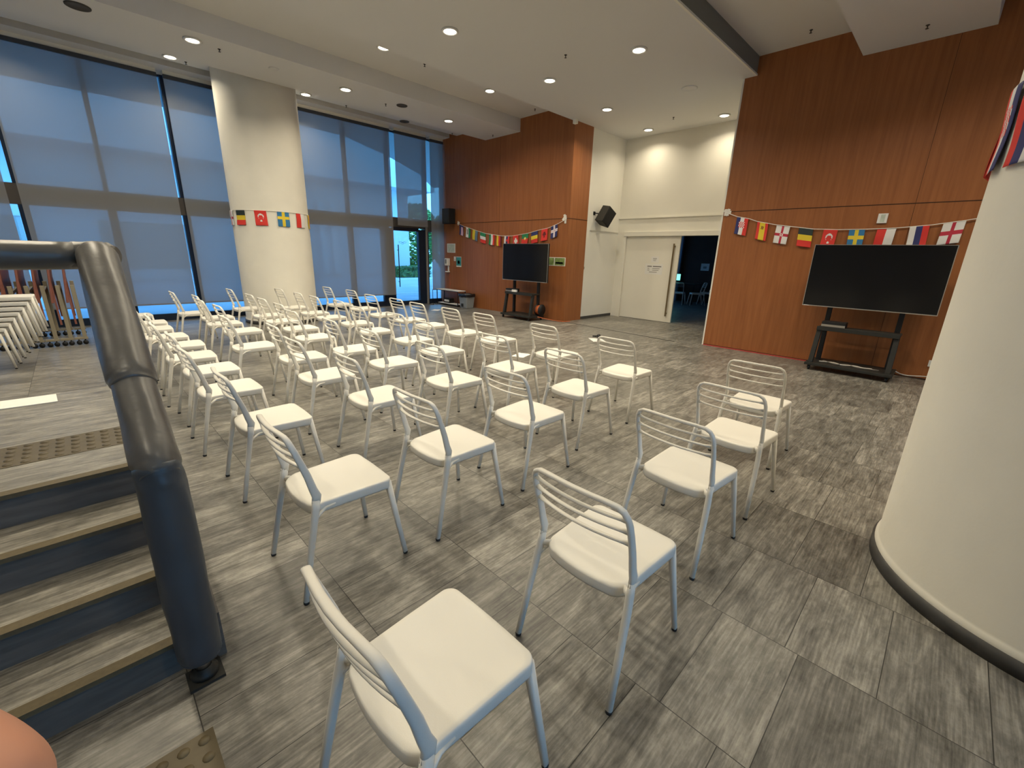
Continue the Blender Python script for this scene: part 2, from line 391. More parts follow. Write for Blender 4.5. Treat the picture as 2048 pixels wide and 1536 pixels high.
# the glazed door bay (6.66 .. 7.86)
b = MB()
b.box(6.63, 6.76, YW - .01, YW + .10, 0, 2.2); b.box(7.60, 7.84, YW - .01, YW + .10, 0, 2.2)
b.box(6.76, 7.60, YW, YW + .08, 0, .12); b.box(6.76, 7.60, YW, YW + .08, 2.14, 2.24)
b.box(6.64, 6.71, YW - .01, YW + .12, 2.5, 4.70); b.box(6.71, 7.84, YW, YW + .06, 4.66, 4.70)
fr = b.build('door_1', M['frame'], kind='structure')
box('mullion_post', M['mullion'], 7.84, 7.90, YW - .04, YW - .012, 0, 2.3, parent=fr)
box('transom', M['transom'], 6.63, 7.83, YW + .001, YW + .14, 2.24, 2.50, parent=fr)
box('pane', M['glass'], 6.75, 7.61, YW + .03, YW + .035, .11, 2.15, parent=fr)
box('pane', M['glass'], 6.70, 7.85, YW + .03, YW + .035, 2.49, 4.67, parent=fr)
MB().tube([(6.86, YW - .07, .55), (6.86, YW - .07, 1.75)], .014, 10).tube([(6.86, YW - .07, .7), (6.86, YW, .7)], .009).tube([(6.86, YW - .07, 1.6), (6.86, YW, 1.6)], .009).build('door_handle', M['black'], fr)
# door emblem decal (thin winged mark)
b = MB()
for s in (-1, 1):
    b.tube([(7.06, YW + .02, 1.80), (7.06 + s * .05, YW + .02, 1.84), (7.06 + s * .13, YW + .02, 1.83)], .004, 5)
    b.tube([(7.06 + s * .03, YW + .02, 1.80), (7.06 + s * .06, YW + .02, 1.79), (7.06 + s * .12, YW + .02, 1.81)], .003, 5)
b.tube([(7.06 + .03 * math.cos(a), YW + .02, 1.79 + .03 * math.sin(a)) for a in [PI * k / 6 for k in range(13)]], .003, 5)
b.build('door_emblem', M['black'], fr)

YB = 11.60
def blind(x0, x1, z0, label, n):
    t = thing('roller_blind', label, 'blind', ((x0 + x1) / 2, YB, 4.69), 0, 'roller blinds on the glass wall')
    cx = (x0 + x1) / 2
    b = MB(); nx = 14; nz = 10
    vs = []
    for k in range(nz + 1):
        for i in range(nx + 1):
            x = x0 + (x1 - x0) * i / nx - cx; z = z0 + (4.62 - z0) * k / nz - 4.69
            vs.append((x, .004 * math.sin(i * 1.3 + n) * (1 - k / nz), z))
    fs = [(k * (nx + 1) + i, k * (nx + 1) + i + 1, (k + 1) * (nx + 1) + i + 1, (k + 1) * (nx + 1) + i) for k in range(nz) for i in range(nx)]
    b.add(vs, fs, True).build('blind_fabric', M['blind'], t)
    MB().box(x0 - cx, x1 - cx, -.010, .010, z0 - 4.69 - .012, z0 - 4.69 + .012).build('bottom_bar', M['bar'], t)
    MB().box(x0 - cx, x1 - cx, -.035, .05, -.075, -.01).build('roller_cassette', M['roller'], t); MB().box(x0 - cx, x1 - cx, -.02, .05, -.01, .06).build('cassette_bracket', M['wall'], t)
    return t
blind(-5.3, -2.86, .36, 'grey roller blind farthest to the left, past the folded tables', 0)
blind(-2.78, -.56, .36, 'grey roller blind behind the stacked chairs at the left edge of the photo', 1)
blind(-.42, 1.80, .36, 'wide grey roller blind just left of the blue gap beside the far column', 2)
blind(1.90, 4.22, .36, 'grey roller blind partly hidden behind the far white column', 3)
blind(4.27, 6.68, .345, 'wide grey roller blind just left of the glass door', 4)
blind(6.83, 7.84, 2.29, 'short grey roller blind ending above the glass door', 5)
blind(7.97, 8.43, .44, 'narrow grey roller blind between the glass door and the wooden wall', 6)

# ------------------------------------------------------------------ outside
struct('ground_outside', M['road'], -40, 60, YW + .12, 80, -.25, -.06)
MB().hexa([(4, 23.4, -.06), (40, 26.2, -.06), (40, 26.45, -.06), (4, 23.65, -.06)], [(4, 23.4, -.03), (40, 26.2, -.03), (40, 26.45, -.03), (4, 23.65, -.03)]).build('kerb', M['roadline'], kind='structure')
MB().box(-12, 14, 15.55, 15.68, -.06, -.045).build('kerb', M['roadline'], kind='structure')
b = MB(); EDGE = [(-14, 16.6), (-6, 16.6), (0, 16.6), (3.75, 16.5), (5.0, 15.6), (5.78, 15.3), (7.27, 15.5), (9.97, 17.3), (12.7, 19.5), (16, 23)]
n = len(EDGE); vs = [(x, YW + .14, 5.2) for x, y in EDGE] + [(x, y, 5.2) for x, y in EDGE] + [(x, y, 5.6) for x, y in EDGE] + [(x, YW + .14, 5.6) for x, y in EDGE]
fs = []
for i in range(n - 1):
    for k in range(4): fs.append((k * n + i, k * n + i + 1, ((k + 1) % 4) * n + i + 1, ((k + 1) % 4) * n + i))
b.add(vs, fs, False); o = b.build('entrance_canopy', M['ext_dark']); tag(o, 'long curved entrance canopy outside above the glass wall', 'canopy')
bd = thing('facade_building', 'pale building with tall slots across the driveway, seen through the blinds', 'building', (0, 27, -.19)); bd.scale = (1.125, 1.125, 1.125)
b = MB()
b.box(-30, 14.85, 0, 8, -.06, 4.9); b.box(-30, 15.8, -1.4, 8, 4.9, 8.0)
b.build('wall', M['ext_wall'], bd)
for k in range(3): MB().box(8.9 + k * .62, 9.2 + k * .62, -.10, -.0, .3, 3.95).build('white_fin', M['roadline'], bd)
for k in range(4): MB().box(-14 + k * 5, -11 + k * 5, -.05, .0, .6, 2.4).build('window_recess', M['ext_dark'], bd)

def foliage(name, label, cat, cx, cy, rx, ry, z0, z1, n, m, s, group=None, trunk=True):
    t = thing(name, label, cat, (cx, cy, -.06), 0, group)
    b = MB(); rnd = random.Random(int(cx * 31 + cy * 7))
    for k in range(n):
        a = rnd.uniform(0, 2 * PI); h = rnd.random()
        rr = (math.sin(PI * min(.98, max(.06, h))) ** .45 if trunk else 1) * rnd.uniform(.75, 1)
        if trunk: p = Vector((rx * rr * math.cos(a), ry * rr * math.sin(a), z0 + (z1 - z0) * h))
        else: p = Vector((rnd.uniform(-rx, rx), rnd.uniform(-ry, ry), z0 + (z1 - z0) * (h ** .7)))
        u = Vector((rnd.gauss(0, 1), rnd.gauss(0, 1), rnd.gauss(0, .6))).normalized(); v = u.orthogonal().normalized()
        q = s * rnd.uniform(.6, 1.3)
        b.add([p - u * q, p + v * q * .45, p + u * q, p - v * q * .45], [(0, 1, 2, 3)], False)
    b.build('foliage', m, t)
    if trunk: MB().tube([(0, 0, 0), (.05, .02, z0 * .6), (0, 0, z0 + (z1 - z0) * .6)], [.16, .12, .05], 8).build('trunk', M['bark'], t)
    else: MB().box(-rx * .92, rx * .92, -ry * .8, ry * .8, 0, z1 * .85).build('inner_growth', M['hedge'], t)
    return t
foliage('clipped_hedge', 'low clipped hedge beyond the driveway, seen through the glass door', 'hedge', 16.2, 25.9, 1.25, .42, 0, .72, 2200, M['hedge'], .10, trunk=False)
foliage('garden_tree', 'light green tree behind the hedge, seen through the glass door', 'tree', 19.9, 31.0, 2.0, 1.4, .4, 5.2, 3600, M['leaf'], .20, 'trees outside')
foliage('garden_tree', 'green tree beside the door mullion, right of the hedge tree', 'tree', 24.6, 33.0, 2.2, 1.5, .4, 5.0, 3600, M['leaf'], .20, 'trees outside')
foliage('garden_tree', 'green tree outside behind the narrow blind by the wooden wall', 'tree', 31.0, 36.0, 3.0, 1.6, .5, 5.0, 2600, M['leaf'], .22, 'trees outside')

# ------------------------------------------------------------------ columns
def column(cx, cy, r, z1, label):
    t = thing('round_column', label, 'column', (cx, cy, 0))
    MB().lathe([(r + .012, 0.070), (r + .012, .088), (r + .004, .10), (r, .11), (r, z1)], n=96).build('column_shaft', M['column'], t)
    MB().lathe([(r + .0, 0), (r + .022, 0), (r + .022, .070), (r + .0, .074)], n=96).build('column_skirting', M['skirt'], t)
    return t
column(3.19, 10.53, .72, 4.75, 'thick white round column by the windows with a row of small flags')
column(3.075, -.706, .715, 4.70, 'large white round column in the right foreground with dark skirting')

# ------------------------------------------------------------------ downlights and ceiling fittings
def lamp(x, y, z, label=None, vis=True):
    L = bpy.data.lights.new('downlight_beam', 'AREA'); L.shape = 'DISK'; L.size = .16; L.energy = LAMP_W * (.42 if x > 9.5 else .72 if y > 8.5 else 1); L.color = WARM; L.spread = 2.5
    lo = bpy.data.objects.new('downlight_beam', L); C.objects.link(lo); lo.location = (x, y, z - .045)
    t = thing('ceiling_downlight', label, 'light', (x, y, z), 0, 'recessed downlights')
    MB().lathe([(.085, 0), (.115, 0), (.12, -.012), (.105, -.022), (.085, -.018), (.085, 0)], n=28).build('lamp_trim', M['ceil'], t)
    MB().lathe([(0, -.010), (.05, -.014), (.088, -.010), (.088, -.004), (0, -.004)], n=28).build('diffuser', M['lamp_glow'], t)
    lo.parent = t; lo.location = (0, 0, -.045)
LAMPS = [
 (1.87, 8.73, 4.46, 'round downlight on the ceiling beam, nearest the left edge of the photo'),
 (4.28, 8.93, 4.46, 'round downlight on the ceiling beam, just right of the far column'),
 (6.74, 9.03, 4.46, 'round downlight on the ceiling beam, nearest the wooden wall'),
 (1.91, 10.70, 4.75, 'round downlight in the window recess, left of the far column'),
 (4.26, 10.79, 4.75, 'round downlight in the window recess, touching the right side of the far column top'),
 (4.28, 7.46, 4.75, 'round downlight beside the ceiling beam, upper left of the middle ceiling'),
 (6.71, 7.58, 4.75, 'round downlight beside the ceiling beam, nearest the wooden wall return'),
 (4.21, 5.58, 4.43, 'largest looking round downlight at the top middle of the photo'),
 (6.36, 3.97, 4.43, 'round downlight on the middle ceiling, nearest the wooden wall on the right'),
 (6.38, 5.67, 4.43, 'round downlight in the centre of the middle ceiling'),
 (8.27, 5.77, 4.43, 'round downlight on the ceiling just past the wooden corner'),
 (10.1, 5.85, 4.43, 'round downlight above the closed side of the white sliding door'),
 (10.11, 4.15, 4.43, 'round downlight above the door opening, next to the brown wall edge')]
for l in LAMPS: lamp(*l)
for k, (x, y, z, s) in enumerate([(-.5, 8.8, 4.46, 'on the beam, left of the photo'), (-3, 8.8, 4.46, 'on the beam, far left of the photo'), (-.4, 10.7, 4.75, 'in the window recess, left of the photo'),
  (2.05, 7.4, 4.75, 'beside the beam, above the photo'), (-.2, 7.4, 4.75, 'beside the beam, above the left chairs'), (2.05, 5.6, 4.43, 'above the middle of the chairs'), (4.2, 3.95, 4.43, 'above the front chairs'), (2.05, 3.95, 4.43, 'above the near chairs'), (-.2, 5.6, 4.43, 'above the stair landing'),
  (-.2, 3.95, 4.43, 'above the stairs'), (4.9, 2.3, 4.70, 'on the high ceiling by the step'), (2.4, 2.3, 4.70, 'on the high ceiling above the nearest chairs'), (4.9, -1.6, 4.70, 'behind the near column'), (1.3, -1.6, 4.70, 'behind the camera side'),
  (-1.5, .9, 4.36, 'on the dropped box behind the stairs'), (5.9, 1.0, 4.36, 'on the dropped box before the big screen'), (6.0, -.6, 4.70, 'on the high ceiling near the big screen'), (6.6, -1.6, 4.70, 'past the near column'), (-3, 4, 4.43, 'far left over the landing side')]):
    lamp(x, y, z, 'round downlight out of view ' + s)

def sprinkler(x, y, z, label):
    t = thing('sprinkler_head', label, 'sprinkler', (x, y, z), 0, 'sprinkler heads'); t.scale = (.72, .72, .72)
    MB().lathe([(0, 0), (.03, 0), (.03, -.006), (.010, -.01), (.010, -.035), (.004, -.04), (.004, -.05), (0, -.05)], n=10).build('sprinkler_body', M['sprink'], t)
    MB().lathe([(0, -.05), (.024, -.05), (.024, -.054), (0, -.054)], n=10).build('deflector', M['sprink'], t)
for a in [(5.81, 4.87, 4.43, 'small dark sprinkler head in the centre of the middle ceiling'), (9.6, 5.0, 4.43, 'small dark sprinkler head on the ceiling before the white door wall'),
          (5.1, 7.51, 4.75, 'small dark sprinkler head just below the upper left middle downlight'), (8.15, 7.65, 4.75, 'small dark sprinkler head by the top of the left wooden wall'),
          (2.22, 8.79, 4.46, 'small dark sprinkler head on the beam, right of the leftmost downlight'), (5.21, 9.11, 4.46, 'small dark sprinkler head on the beam left of a round vent'), (8.22, 9.15, 4.46, 'small dark sprinkler head at the wooden wall end of the beam'),
          (2.15, 10.77, 4.75, 'small sprinkler head in the window recess left of the far column'), (5.18, 10.84, 4.75, 'small sprinkler head in the window recess right of the far column'), (8.2, 10.82, 4.75, 'small sprinkler head in the window recess corner'),
          (8.0, 2.25, 4.70, 'small dark sprinkler head on the high ceiling at the top right'), (7.91, .96, 4.36, 'small dark sprinkler head under the dropped ceiling box')]:
    sprinkler(*a)
def vent(x, y, z, r, m, label, name='round_vent'):
    o = MB().lathe([(0, -.008), (r * .8, -.008), (r * .85, -.014), (r, -.010), (r * 1.02, 0), (0, 0)], n=28).build(name, m, loc=(x, y, z)); tag(o, label, 'vent' if 'vent' in name else 'detector', 'round ceiling fittings')
vent(.66, 8.74, 4.46, .13, M['vent'], 'dark round ceiling vent at the upper left corner of the photo')
vent(5.48, 8.93, 4.46, .11, M['vent'], 'dark round vent on the ceiling beam right of the far column')
vent(6.73, 10.88, 4.75, .12, M['vent'], 'round vent in the window recess above the glass door')
vent(3.04, 8.94, 4.46, .08, M['ceil'], 'pale round detector on the beam in front of the far column', 'smoke_detector')
vent(8.24, 4.06, 4.43, .13, M['ceil'], 'pale round detector on the ceiling near the top corner of the right wooden wall', 'smoke_detector')
MB().box(8.36, 8.44, 6.62, 6.70, 4.34, 4.43).build('wall_sensor', M['wall'])
tag(bpy.data.objects['wall_sensor'], 'small pale box at the very top of the wooden corner', 'sensor')

# ------------------------------------------------------------------ chair
def chair_proto():
    t = thing('slatted_chair', '', 'chair')
    cm = M['chair']
    # seat: rounded outline rings
    out = []; hwf, hwr, xf, xr, bow = .200, .184, .202, -.190, .026
    def arc(cx, cy, r, a0, a1, n=8):
        return [(cx + r * math.cos(math.radians(a0 + (a1 - a0) * k / n)), cy + r * math.sin(math.radians(a0 + (a1 - a0) * k / n))) for k in range(n + 1)]
    rf, rr = .040, .050
    raw = arc(xf - rf, hwf - rf, rf, 0, 90) + [((xf + xr) / 2, (hwf + hwr) / 2)] + arc(xr + rr, hwr - rr, rr, 90, 180) + [(xr, .09), (xr, .045), (xr, 0), (xr, -.045), (xr, -.09)]
    raw += arc(xr + rr, -hwr + rr, rr, 180, 270) + [((xf + xr) / 2, -(hwf + hwr) / 2)] + arc(xf - rf, -hwf + rf, rf, 270, 360) + [(xf + .003, -.08), (xf + .004, 0), (xf + .003, .08)]
    for x, y in raw:
        if x < xr + rr: x -= bow * (1 - (y / hwr) ** 2) * min(1, (xr + rr - x) / rr)
        out.append((x, y))
    N = len(out)
    rings = [(.0, .420), (.70, .420), (.95, .406), (.985, .402), (1.0, .412), (1.0, .440), (.994, .4475), (.975, .4515), (.90, .4505), (.70, .4465), (.40, .4445), (.0, .444)]
    vs = []; cxm = .0
    for s, z in rings:
        for (x, y) in out:
            X, Y = x * s, y * s
            zz = z - (.014 * max(0, (-.12 - X) / .1) if X < -.12 else 0) * (1 if z > .44 else .6)
            vs.append((X, Y, zz))
    fs = []
    for i in range(len(rings) - 1):
        for j in range(N): fs.append((i * N + j, i * N + (j + 1) % N, (i + 1) * N + (j + 1) % N, (i + 1) * N + j))
    MB().add(vs, fs, True).build('seat', cm, t)
    bm = bpy.data.objects['seat'].data
    b2 = bmesh.new(); b2.from_mesh(bm); bmesh.ops.remove_doubles(b2, verts=b2.verts, dist=1e-5); b2.to_mesh(bm); b2.free()
    # back frame: post - rounded corner - bowed top rail - post
    half = [((-.181, .203, .470), (.0105, .019)), ((-.174, .202, .503), (.0105, .0205)), ((-.186, .202, .540), (.010, .0175)), ((-.203, .203, .610), (.0095, .016)), ((-.225, .204, .680), (.009, .0145)), ((-.243, .203, .735), (.009, .0135)), ((-.253, .198, .765), (.0085, .013)), ((-.260, .186, .787), (.0085, .013)), ((-.265, .165, .799), (.0085, .013)), ((-.271, .12, .803), (.008, .0125)), ((-.277, .06, .804), (.008, .0125))]
    path = [p for p, _ in half] + [(-.279, 0, .804)] + [(p[0], -p[1], p[2]) for p, _ in reversed(half)]
    size = [s for _, s in half] + [(.008, .013)] + [s for _, s in reversed(half)]
    MB().sweep(path, size, (1, 0, -.12), 12, power=.75).build('back_frame', cm, t)
    for z, x0 in ((.757, -.249), (.709, -.235), (.658, -.219)):
        pts = []
        for k in range(13):
            u = -1 + 2 * k / 12; pts.append((x0 - .028 * (1 - u * u), .200 * u, z - .001 * (1 - u * u)))
        sz = [(.0052 + .006 * max(0, abs(-1 + 2 * k / 12) - .85) / .15, .010) for k in range(13)]
        MB().sweep(pts, sz, (1, 0, 0), 8).build('slat', cm, t)
    for s in (-1, 1):
        g = MB().sweep([(-.279, s * .226, .012), (-.235, s * .217, .22), (-.200, s * .209, .38), (-.186, s * .204, .44), (-.179, s * .203, .485)],
                   [(.0125, .0125), (.0135, .0145), (.014, .0165), (.0135, .018), (.0105, .019)], (1, 0, 0), 10, power=.75)
        g.sweep([(-.188, s * .203, .428), (-.178, s * .188, .430), (-.165, s * .170, .430)], [(.010, .016), (.009, .014), (.009, .018)], (0, 0, 1), 8)
        g.sweep([(-.205, s * .208, .372), (-.178, s * .196, .398), (-.135, s * .184, .420), (-.09, s * .182, .426)], [(.009, .008), (.009, .008), (.009, .007), (.008, .005)], (0, 0, 1), 8)
        lg = g.build('leg', cm, t)
        MB().lathe([(0, 0), (.0125, 0), (.0135, .012), (0, .013)], -.279, s * .226, 10).build('foot_cap', M['cap'], lg)
        lg = MB().sweep([(.236, s * .224, .012), (.206, s * .200, .24), (.181, s * .179, .436)], [(.010, .012), (.0125, .014), (.0145, .016)], (1, 0, 0), 10, power=.6).build('leg', cm, t)
        MB().lathe([(0, 0), (.0115, 0), (.0125, .012), (0, .013)], .236, s * .224, 10).build('foot_cap', M['cap'], lg)
    MB().sweep([(-.15, 0, .410), (0, 0, .405), (.16, 0, .410)], (.15, .010), (0, 0, 1), 8).build('underframe', cm, t) if False else None
    remember(t)
    return t
CH = [(1.35, .76), (.54, .80), (2.24, .83), (3.01, .83), (3.87, .95), (1.46, 1.97), (.76, 1.99), (2.20, 2.02), (3.01, 2.16), (3.87, 2.21), (1.57, 3.06), (2.31, 3.07), (3.04, 3.07), (.79, 3.09), (3.93, 3.19),
      (1.49, 3.92), (2.22, 3.99), (.74, 4.01), (2.96, 4.15), (3.97, 4.28), (.76, 4.77), (1.59, 4.78), (2.19, 4.83), (3.05, 4.93), (3.95, 4.97), (.72, 5.48), (1.36, 5.67), (3.93, 5.79), (2.11, 5.82), (2.97, 5.82),
      (.75, 6.20), (3.98, 6.50), (2.22, 6.63), (3.08, 6.63), (1.53, 6.84), (.69, 6.89), (3.94, 7.32), (3.02, 7.46), (2.24, 7.48), (.64, 7.64), (1.49, 7.67), (3.01, 8.16), (2.26, 8.24), (.66, 8.29), (4.05, 8.33), (1.55, 8.41),
      (3.00, 9.15), (1.36, 9.20), (3.95, 9.22), (.59, 9.28), (2.24, 9.42)]
ROWS = ['the back row by the padded rail', 'the second row from the rail', 'the middle row of five', 'the fourth row from the rail', 'the front row facing the walls']
ORD = ['nearest', 'second', 'third', 'fourth', 'fifth', 'sixth', 'seventh', 'eighth', 'ninth', 'tenth', 'eleventh']
rows = [[], [], [], [], []]
for c in CH: rows[min(range(5), key=lambda i: abs(c[0] - (.7, 1.48, 2.23, 3.02, 3.95)[i]))].append(c)
proto = chair_proto(); first = True
ANG = {(1.35, .76): 0, (2.24, .83): -2.5, (3.01, .83): -2, (.54, .80): 1.0}
rnd = random.Random(3)
for ri, r in enumerate(rows):
    r.sort(key=lambda c: c[1])
    for k, c in enumerate(r):
        o = proto if first else copy_tree(proto); first = False
        a = ANG.get(c, rnd.uniform(-2.2, 2.2))
        o.location = (c[0], c[1], 0); o.rotation_euler = (0, 0, math.radians(a))
        if k == 0: lab = 'white slatted plastic chair nearest the camera in ' + ROWS[ri]
        elif k == len(r) - 1: lab = 'white slatted plastic chair nearest the windows in ' + ROWS[ri]
        else: lab = 'white slatted plastic chair, ' + ORD[k] + ' from the camera in ' + ROWS[ri]
        tag(o, lab, 'chair', 'white chairs set out in rows')
for k in range(8):
    o = copy_tree(proto); o.location = (-.97 + .05 * k, 8.33, .062 * k); o.rotation_euler = (0, 0, 0)
    lab = ['lowest', 'second lowest', 'third lowest', 'fourth lowest', 'fifth lowest', 'third highest', 'second highest', 'topmost'][k]
    tag(o, lab + ' white plastic chair in the stack at the left edge', 'chair', 'stacked white chairs')

# ------------------------------------------------------------------ stairs, landing
SX0, SX1 = -2.6, .13
st = thing('staircase', 'short grey stone stairs with dark risers on the left, four steps up to a landing', 'stairs', (0, 1.75, 0))
for k in range(4):
    y = .245 * k; z0 = .145 * k; z1 = z0 + .145
    y1 = y + .245 if k < 3 else 4.08 - 1.75
    box('riser', M['riser'], SX0, SX1, y, y1 + .02 if k < 3 else y1, z0 if k else 0, z1 - .018, parent=st)
    box('tread', M['tread'], SX0, SX1, y + .028, y1 + .028 if k < 3 else y1, z1 - .018, z1, parent=st)
    box('nosing', M['nosing'], SX0, SX1, y - .018, y + .028, z1 - .018, z1 + .001, parent=st)
b = MB()
b.add([(SX1, -.03, 0), (SX1, -.03, .20), (SX1, .735, .655), (SX1, 2.33, .655), (SX1, 2.33, 0), (SX1 + .03, -.03, 0), (SX1 + .03, -.03, .20), (SX1 + .03, .735, .655), (SX1 + .03, 2.33, .655), (SX1 + .03, 2.33, 0)],
      [(0, 1, 2, 3, 4), (9, 8, 7, 6, 5), (0, 5, 6, 1), (1, 6, 7, 2), (2, 7, 8, 3), (3, 8, 9, 4), (4, 9, 5, 0)], False).build('stringer', M['riser'], st)
def tactile(x0, x1, y0, y1, z, label):
    b = MB().box(x0, x1, y0, y1, z, z + .002)
    nx = int((x1 - x0) / .055); ny = max(2, int((y1 - y0) / .055))
    for i in range(nx):
        for j in range(ny):
            cx = x1 - .03 - i * .055; cy = y0 + (y1 - y0) * (j + .5) / ny
            b.lathe([(.0175, z + .002), (.015, z + .006), (0.0, z + .007)], cx, cy, 10)
    o = b.build('tactile_paving', M['tactile']); tag(o, label, 'tactile paving')
tactile(SX0, .10, 2.79, 3.08, .58, 'brown tactile paving strip with studs on the top landing')
tactile(SX0, .055, 1.10, 1.43, 0, 'brown tactile paving strip with round studs on the floor before the stairs')
MB().hexa([(-1.2, 3.88, .5805), (-.22, 3.83, .5805), (-.23, 4.03, .5805), (-1.2, 4.07, .5805)], [(-1.2, 3.88, .586), (-.22, 3.83, .586), (-.23, 4.03, .586), (-1.2, 4.07, .586)]).build('paper_strip', M['paper'])
tag(bpy.data.objects['paper_strip'], 'long flat strip of white paper lying on the stair landing', 'paper')

# padded hand rail
rl = thing('padded_handrail', 'thick grey padded handrail with a padded post tinted as in blue daylight beside the stairs', 'handrail', (.078, 1.665, 0))
def pad(path, rads, name, m, seed):
    P = [Vector(p) for p in path]; fine = []; fr = []
    for i in range(len(P) - 1):
        for k in range(8):
            f = k / 8; fine.append(P[i].lerp(P[i + 1], f)); fr.append(rads[i] * (1 - f) + rads[i + 1] * f)
    fine.append(P[-1]); fr.append(rads[-1])
    b = MB(); n = 28; vs = []; K = len(fine)
    for i, p in enumerate(fine):
        t = (fine[min(i + 1, K - 1)] - fine[max(i - 1, 0)]).normalized(); r = Vector((1, .02, .03)) if abs(t.x) < .8 else Vector((0, 0, 1))
        r = (r - t * r.dot(t)).normalized(); u = t.cross(r)
        for j in range(n):
            th = 2 * PI * j / n
            d = fr[i] * (1 + .022 * math.sin(3 * th + i * .35 + seed) + .015 * math.sin(5 * th - i * .8 + seed * 2) + .012 * math.sin(i * 1.1 + th))
            vs.append(p + u * d * math.cos(th) + r * d * math.sin(th))
    fs = [(i * n + j, i * n + (j + 1) % n, (i + 1) * n + (j + 1) % n, (i + 1) * n + j) for i in range(K - 1) for j in range(n)]
    fs += [tuple(range(n - 1, -1, -1)), tuple((K - 1) * n + j for j in range(n))]
    return b.add(vs, fs, True).build(name, m, rl)
pad([(0, 0, .10), (0, 0, .12), (.0, .0, .45), (.0, .0, .80), (.0, .0, .875), (.0, .01, .905)], [.060, .068, .069, .066, .062, .035], 'post_padding', M['vinyl2'], 1)
pad([(.0, -.025, .845), (.0, .015, .885), (-.0, .27, 1.105)], [.052, .066, .058], 'rail_padding', M['vinyl'], 2)
pad([(-.0, .24, 1.085), (.0, .27, 1.11), (.0, .76, 1.495), (.0, .80, 1.50)], [.060, .069, .064, .050], 'rail_padding', M['vinyl'], 3)
pad([(.045, .78, 1.492), (.02, .80, 1.500), (-.05, .81, 1.500), (-.10, .81, 1.500)], [.050, .058, .052, .050], 'elbow_padding', M['vinyl'], 4)
pad([(-.06, .81, 1.500), (-.5, .81, 1.500), (-.95, .81, 1.500)], [.052, .055, .055], 'rail_padding', M['vinyl'], 5)
MB().tube([(0, 0, 0), (0, 0, .15)], .024, 12).build('steel_post', M['steel'], rl); MB().tube([(-.95, .81, .581), (-.95, .81, 1.5)], .024, 12).build('steel_post', M['steel'], rl)
MB().box(-.055, .055, -.055, .045, 0, .012).lathe([(.03, .012), (.045, .014), (.045, .03), (.026, .05)], 0, 0, 16).build('base_plate', M['charcoal'], rl)

# ------------------------------------------------------------------ nested folding tables on wheels
def folding_table(x, label):
    t = thing('folding_table', label, 'table', (x, 9.50, 0), 0, 'nested folding tables')
    MB().hexa([(-.065, 0, .66), (-.035, 0, .66), (-.035, 1.2, .66), (-.065, 1.2, .66)], [(-.015, 0, 1.21), (.012, 0, 1.21), (.012, 1.2, 1.21), (-.015, 1.2, 1.21)]).build('tabletop', M['tabletop'], t, .006)
    for y in (.02, 1.15): MB().box(-.030, -.006, y, y + .03, .33, 1.0).build('tabletop_support', M['tabletop'], t)
    for y in (.03, 1.15):
        g = MB().box(.018, .066, y, y + .045, .12, .92); lg = g.build('leg', M['khaki'], t, .004)
    MB().box(.03, .06, .07, 1.15, .80, .84).build('crossbar', M['khaki'], t)
    for y in (.03, 1.15):
        g = MB().box(-.076, .076, y, y + .05, .085, .12).build('foot', M['khaki'], t, .004)
        for xx in (-.035, .038):
            MB().add([], []).tube([(xx, y + .01, .034), (xx, y + .04, .034)], .033, 14).box(xx - .008, xx + .008, y + .016, y + .034, .04, .09).build('caster', M['black'], g)
for k, x in enumerate([-.10, -.26, -.42, -.58, -.74, -.90]):
    folding_table(x, ['red brown folding table on wheels, first in the nest next to the padded rail', 'red brown folding table on wheels, second from the padded rail', 'red brown folding table on wheels, third from the padded rail',
                      'red brown folding table on wheels, fourth from the padded rail', 'red brown folding table on wheels above the chair stack, fifth from the rail', 'red brown folding table on wheels at the far left edge of the nest'][k])

# ------------------------------------------------------------------ screens on rolling stands
def tv_stand(cy, label):
    t = thing('screen_stand', label, 'stand', (8.0, cy, 0), 0, 'rolling screen stands')
    MB().box(-.27, .27, -.52, .52, .075, .115).build('base', M['charcoal'], t, .004)
    for x in (-.22, .22):
        for y in (-.46, .46):
            MB().tube([(x, y - .012, .03), (x, y + .012, .03)], .030, 14).box(x - .012, x + .012, y - .02, y + .02, .03, .078).build('caster', M['black'], t)
    for s in (-1, 1):
        MB().hexa([(-.22, s * .46 - .03, .115), (-.14, s * .46 - .03, .115), (-.14, s * .46 + .03, .115), (-.22, s * .46 + .03, .115)],
                  [(-.13, s * .45 - .03, .62), (-.07, s * .45 - .03, .62), (-.07, s * .45 + .03, .62), (-.13, s * .45 + .03, .62)]).build('leg', M['charcoal'], t, .004)
        MB().box(.10, .16, s * .42 - .03, s * .42 + .03, .11, 1.62).build('upright', M['black'], t, .004)
    MB().box(-.16, .14, -.48, .48, .62, .65).box(-.165, -.155, -.48, .48, .60, .66).build('shelf', M['charcoal'], t, .003)
    MB().box(.05, .10, -.50, .50, 1.25, 1.33).box(.05, .10, -.50, .50, 1.48, 1.54).build('mounting_rail', M['black'], t)
def television(cy, label):
    t = thing('television', label, 'television', (7.95, cy, .94), 0, 'large flat screens')
    MB().box(.012, .07, -.70, .70, .06, .82).box(.0, .045, -.765, .765, .0, .89).build('casing', M['black'], t, .003)
    MB().box(-.003, .0, -.756, .756, .012, .880).build('screen', M['screen'], t)
    b = MB().box(-.006, .002, -.765, .765, -.002, .010).box(-.005, .002, -.765, .765, .882, .888); b.box(-.005, .002, -.765, -.757, 0, .888); b.box(-.005, .002, .757, .765, 0, .888)
    b.build('bezel', M['silver'], t)
    MB().box(-.0065, -.004, .68, .74, .000, .008).build('maker_badge', M['paper'], t)
tv_stand(.875, 'dark rolling stand on castors under the right screen')
television(.865, 'large black flat screen on the right wooden wall, below the flags')
tv_stand(7.70, 'black rolling stand on castors under the left screen, cable reel behind it')
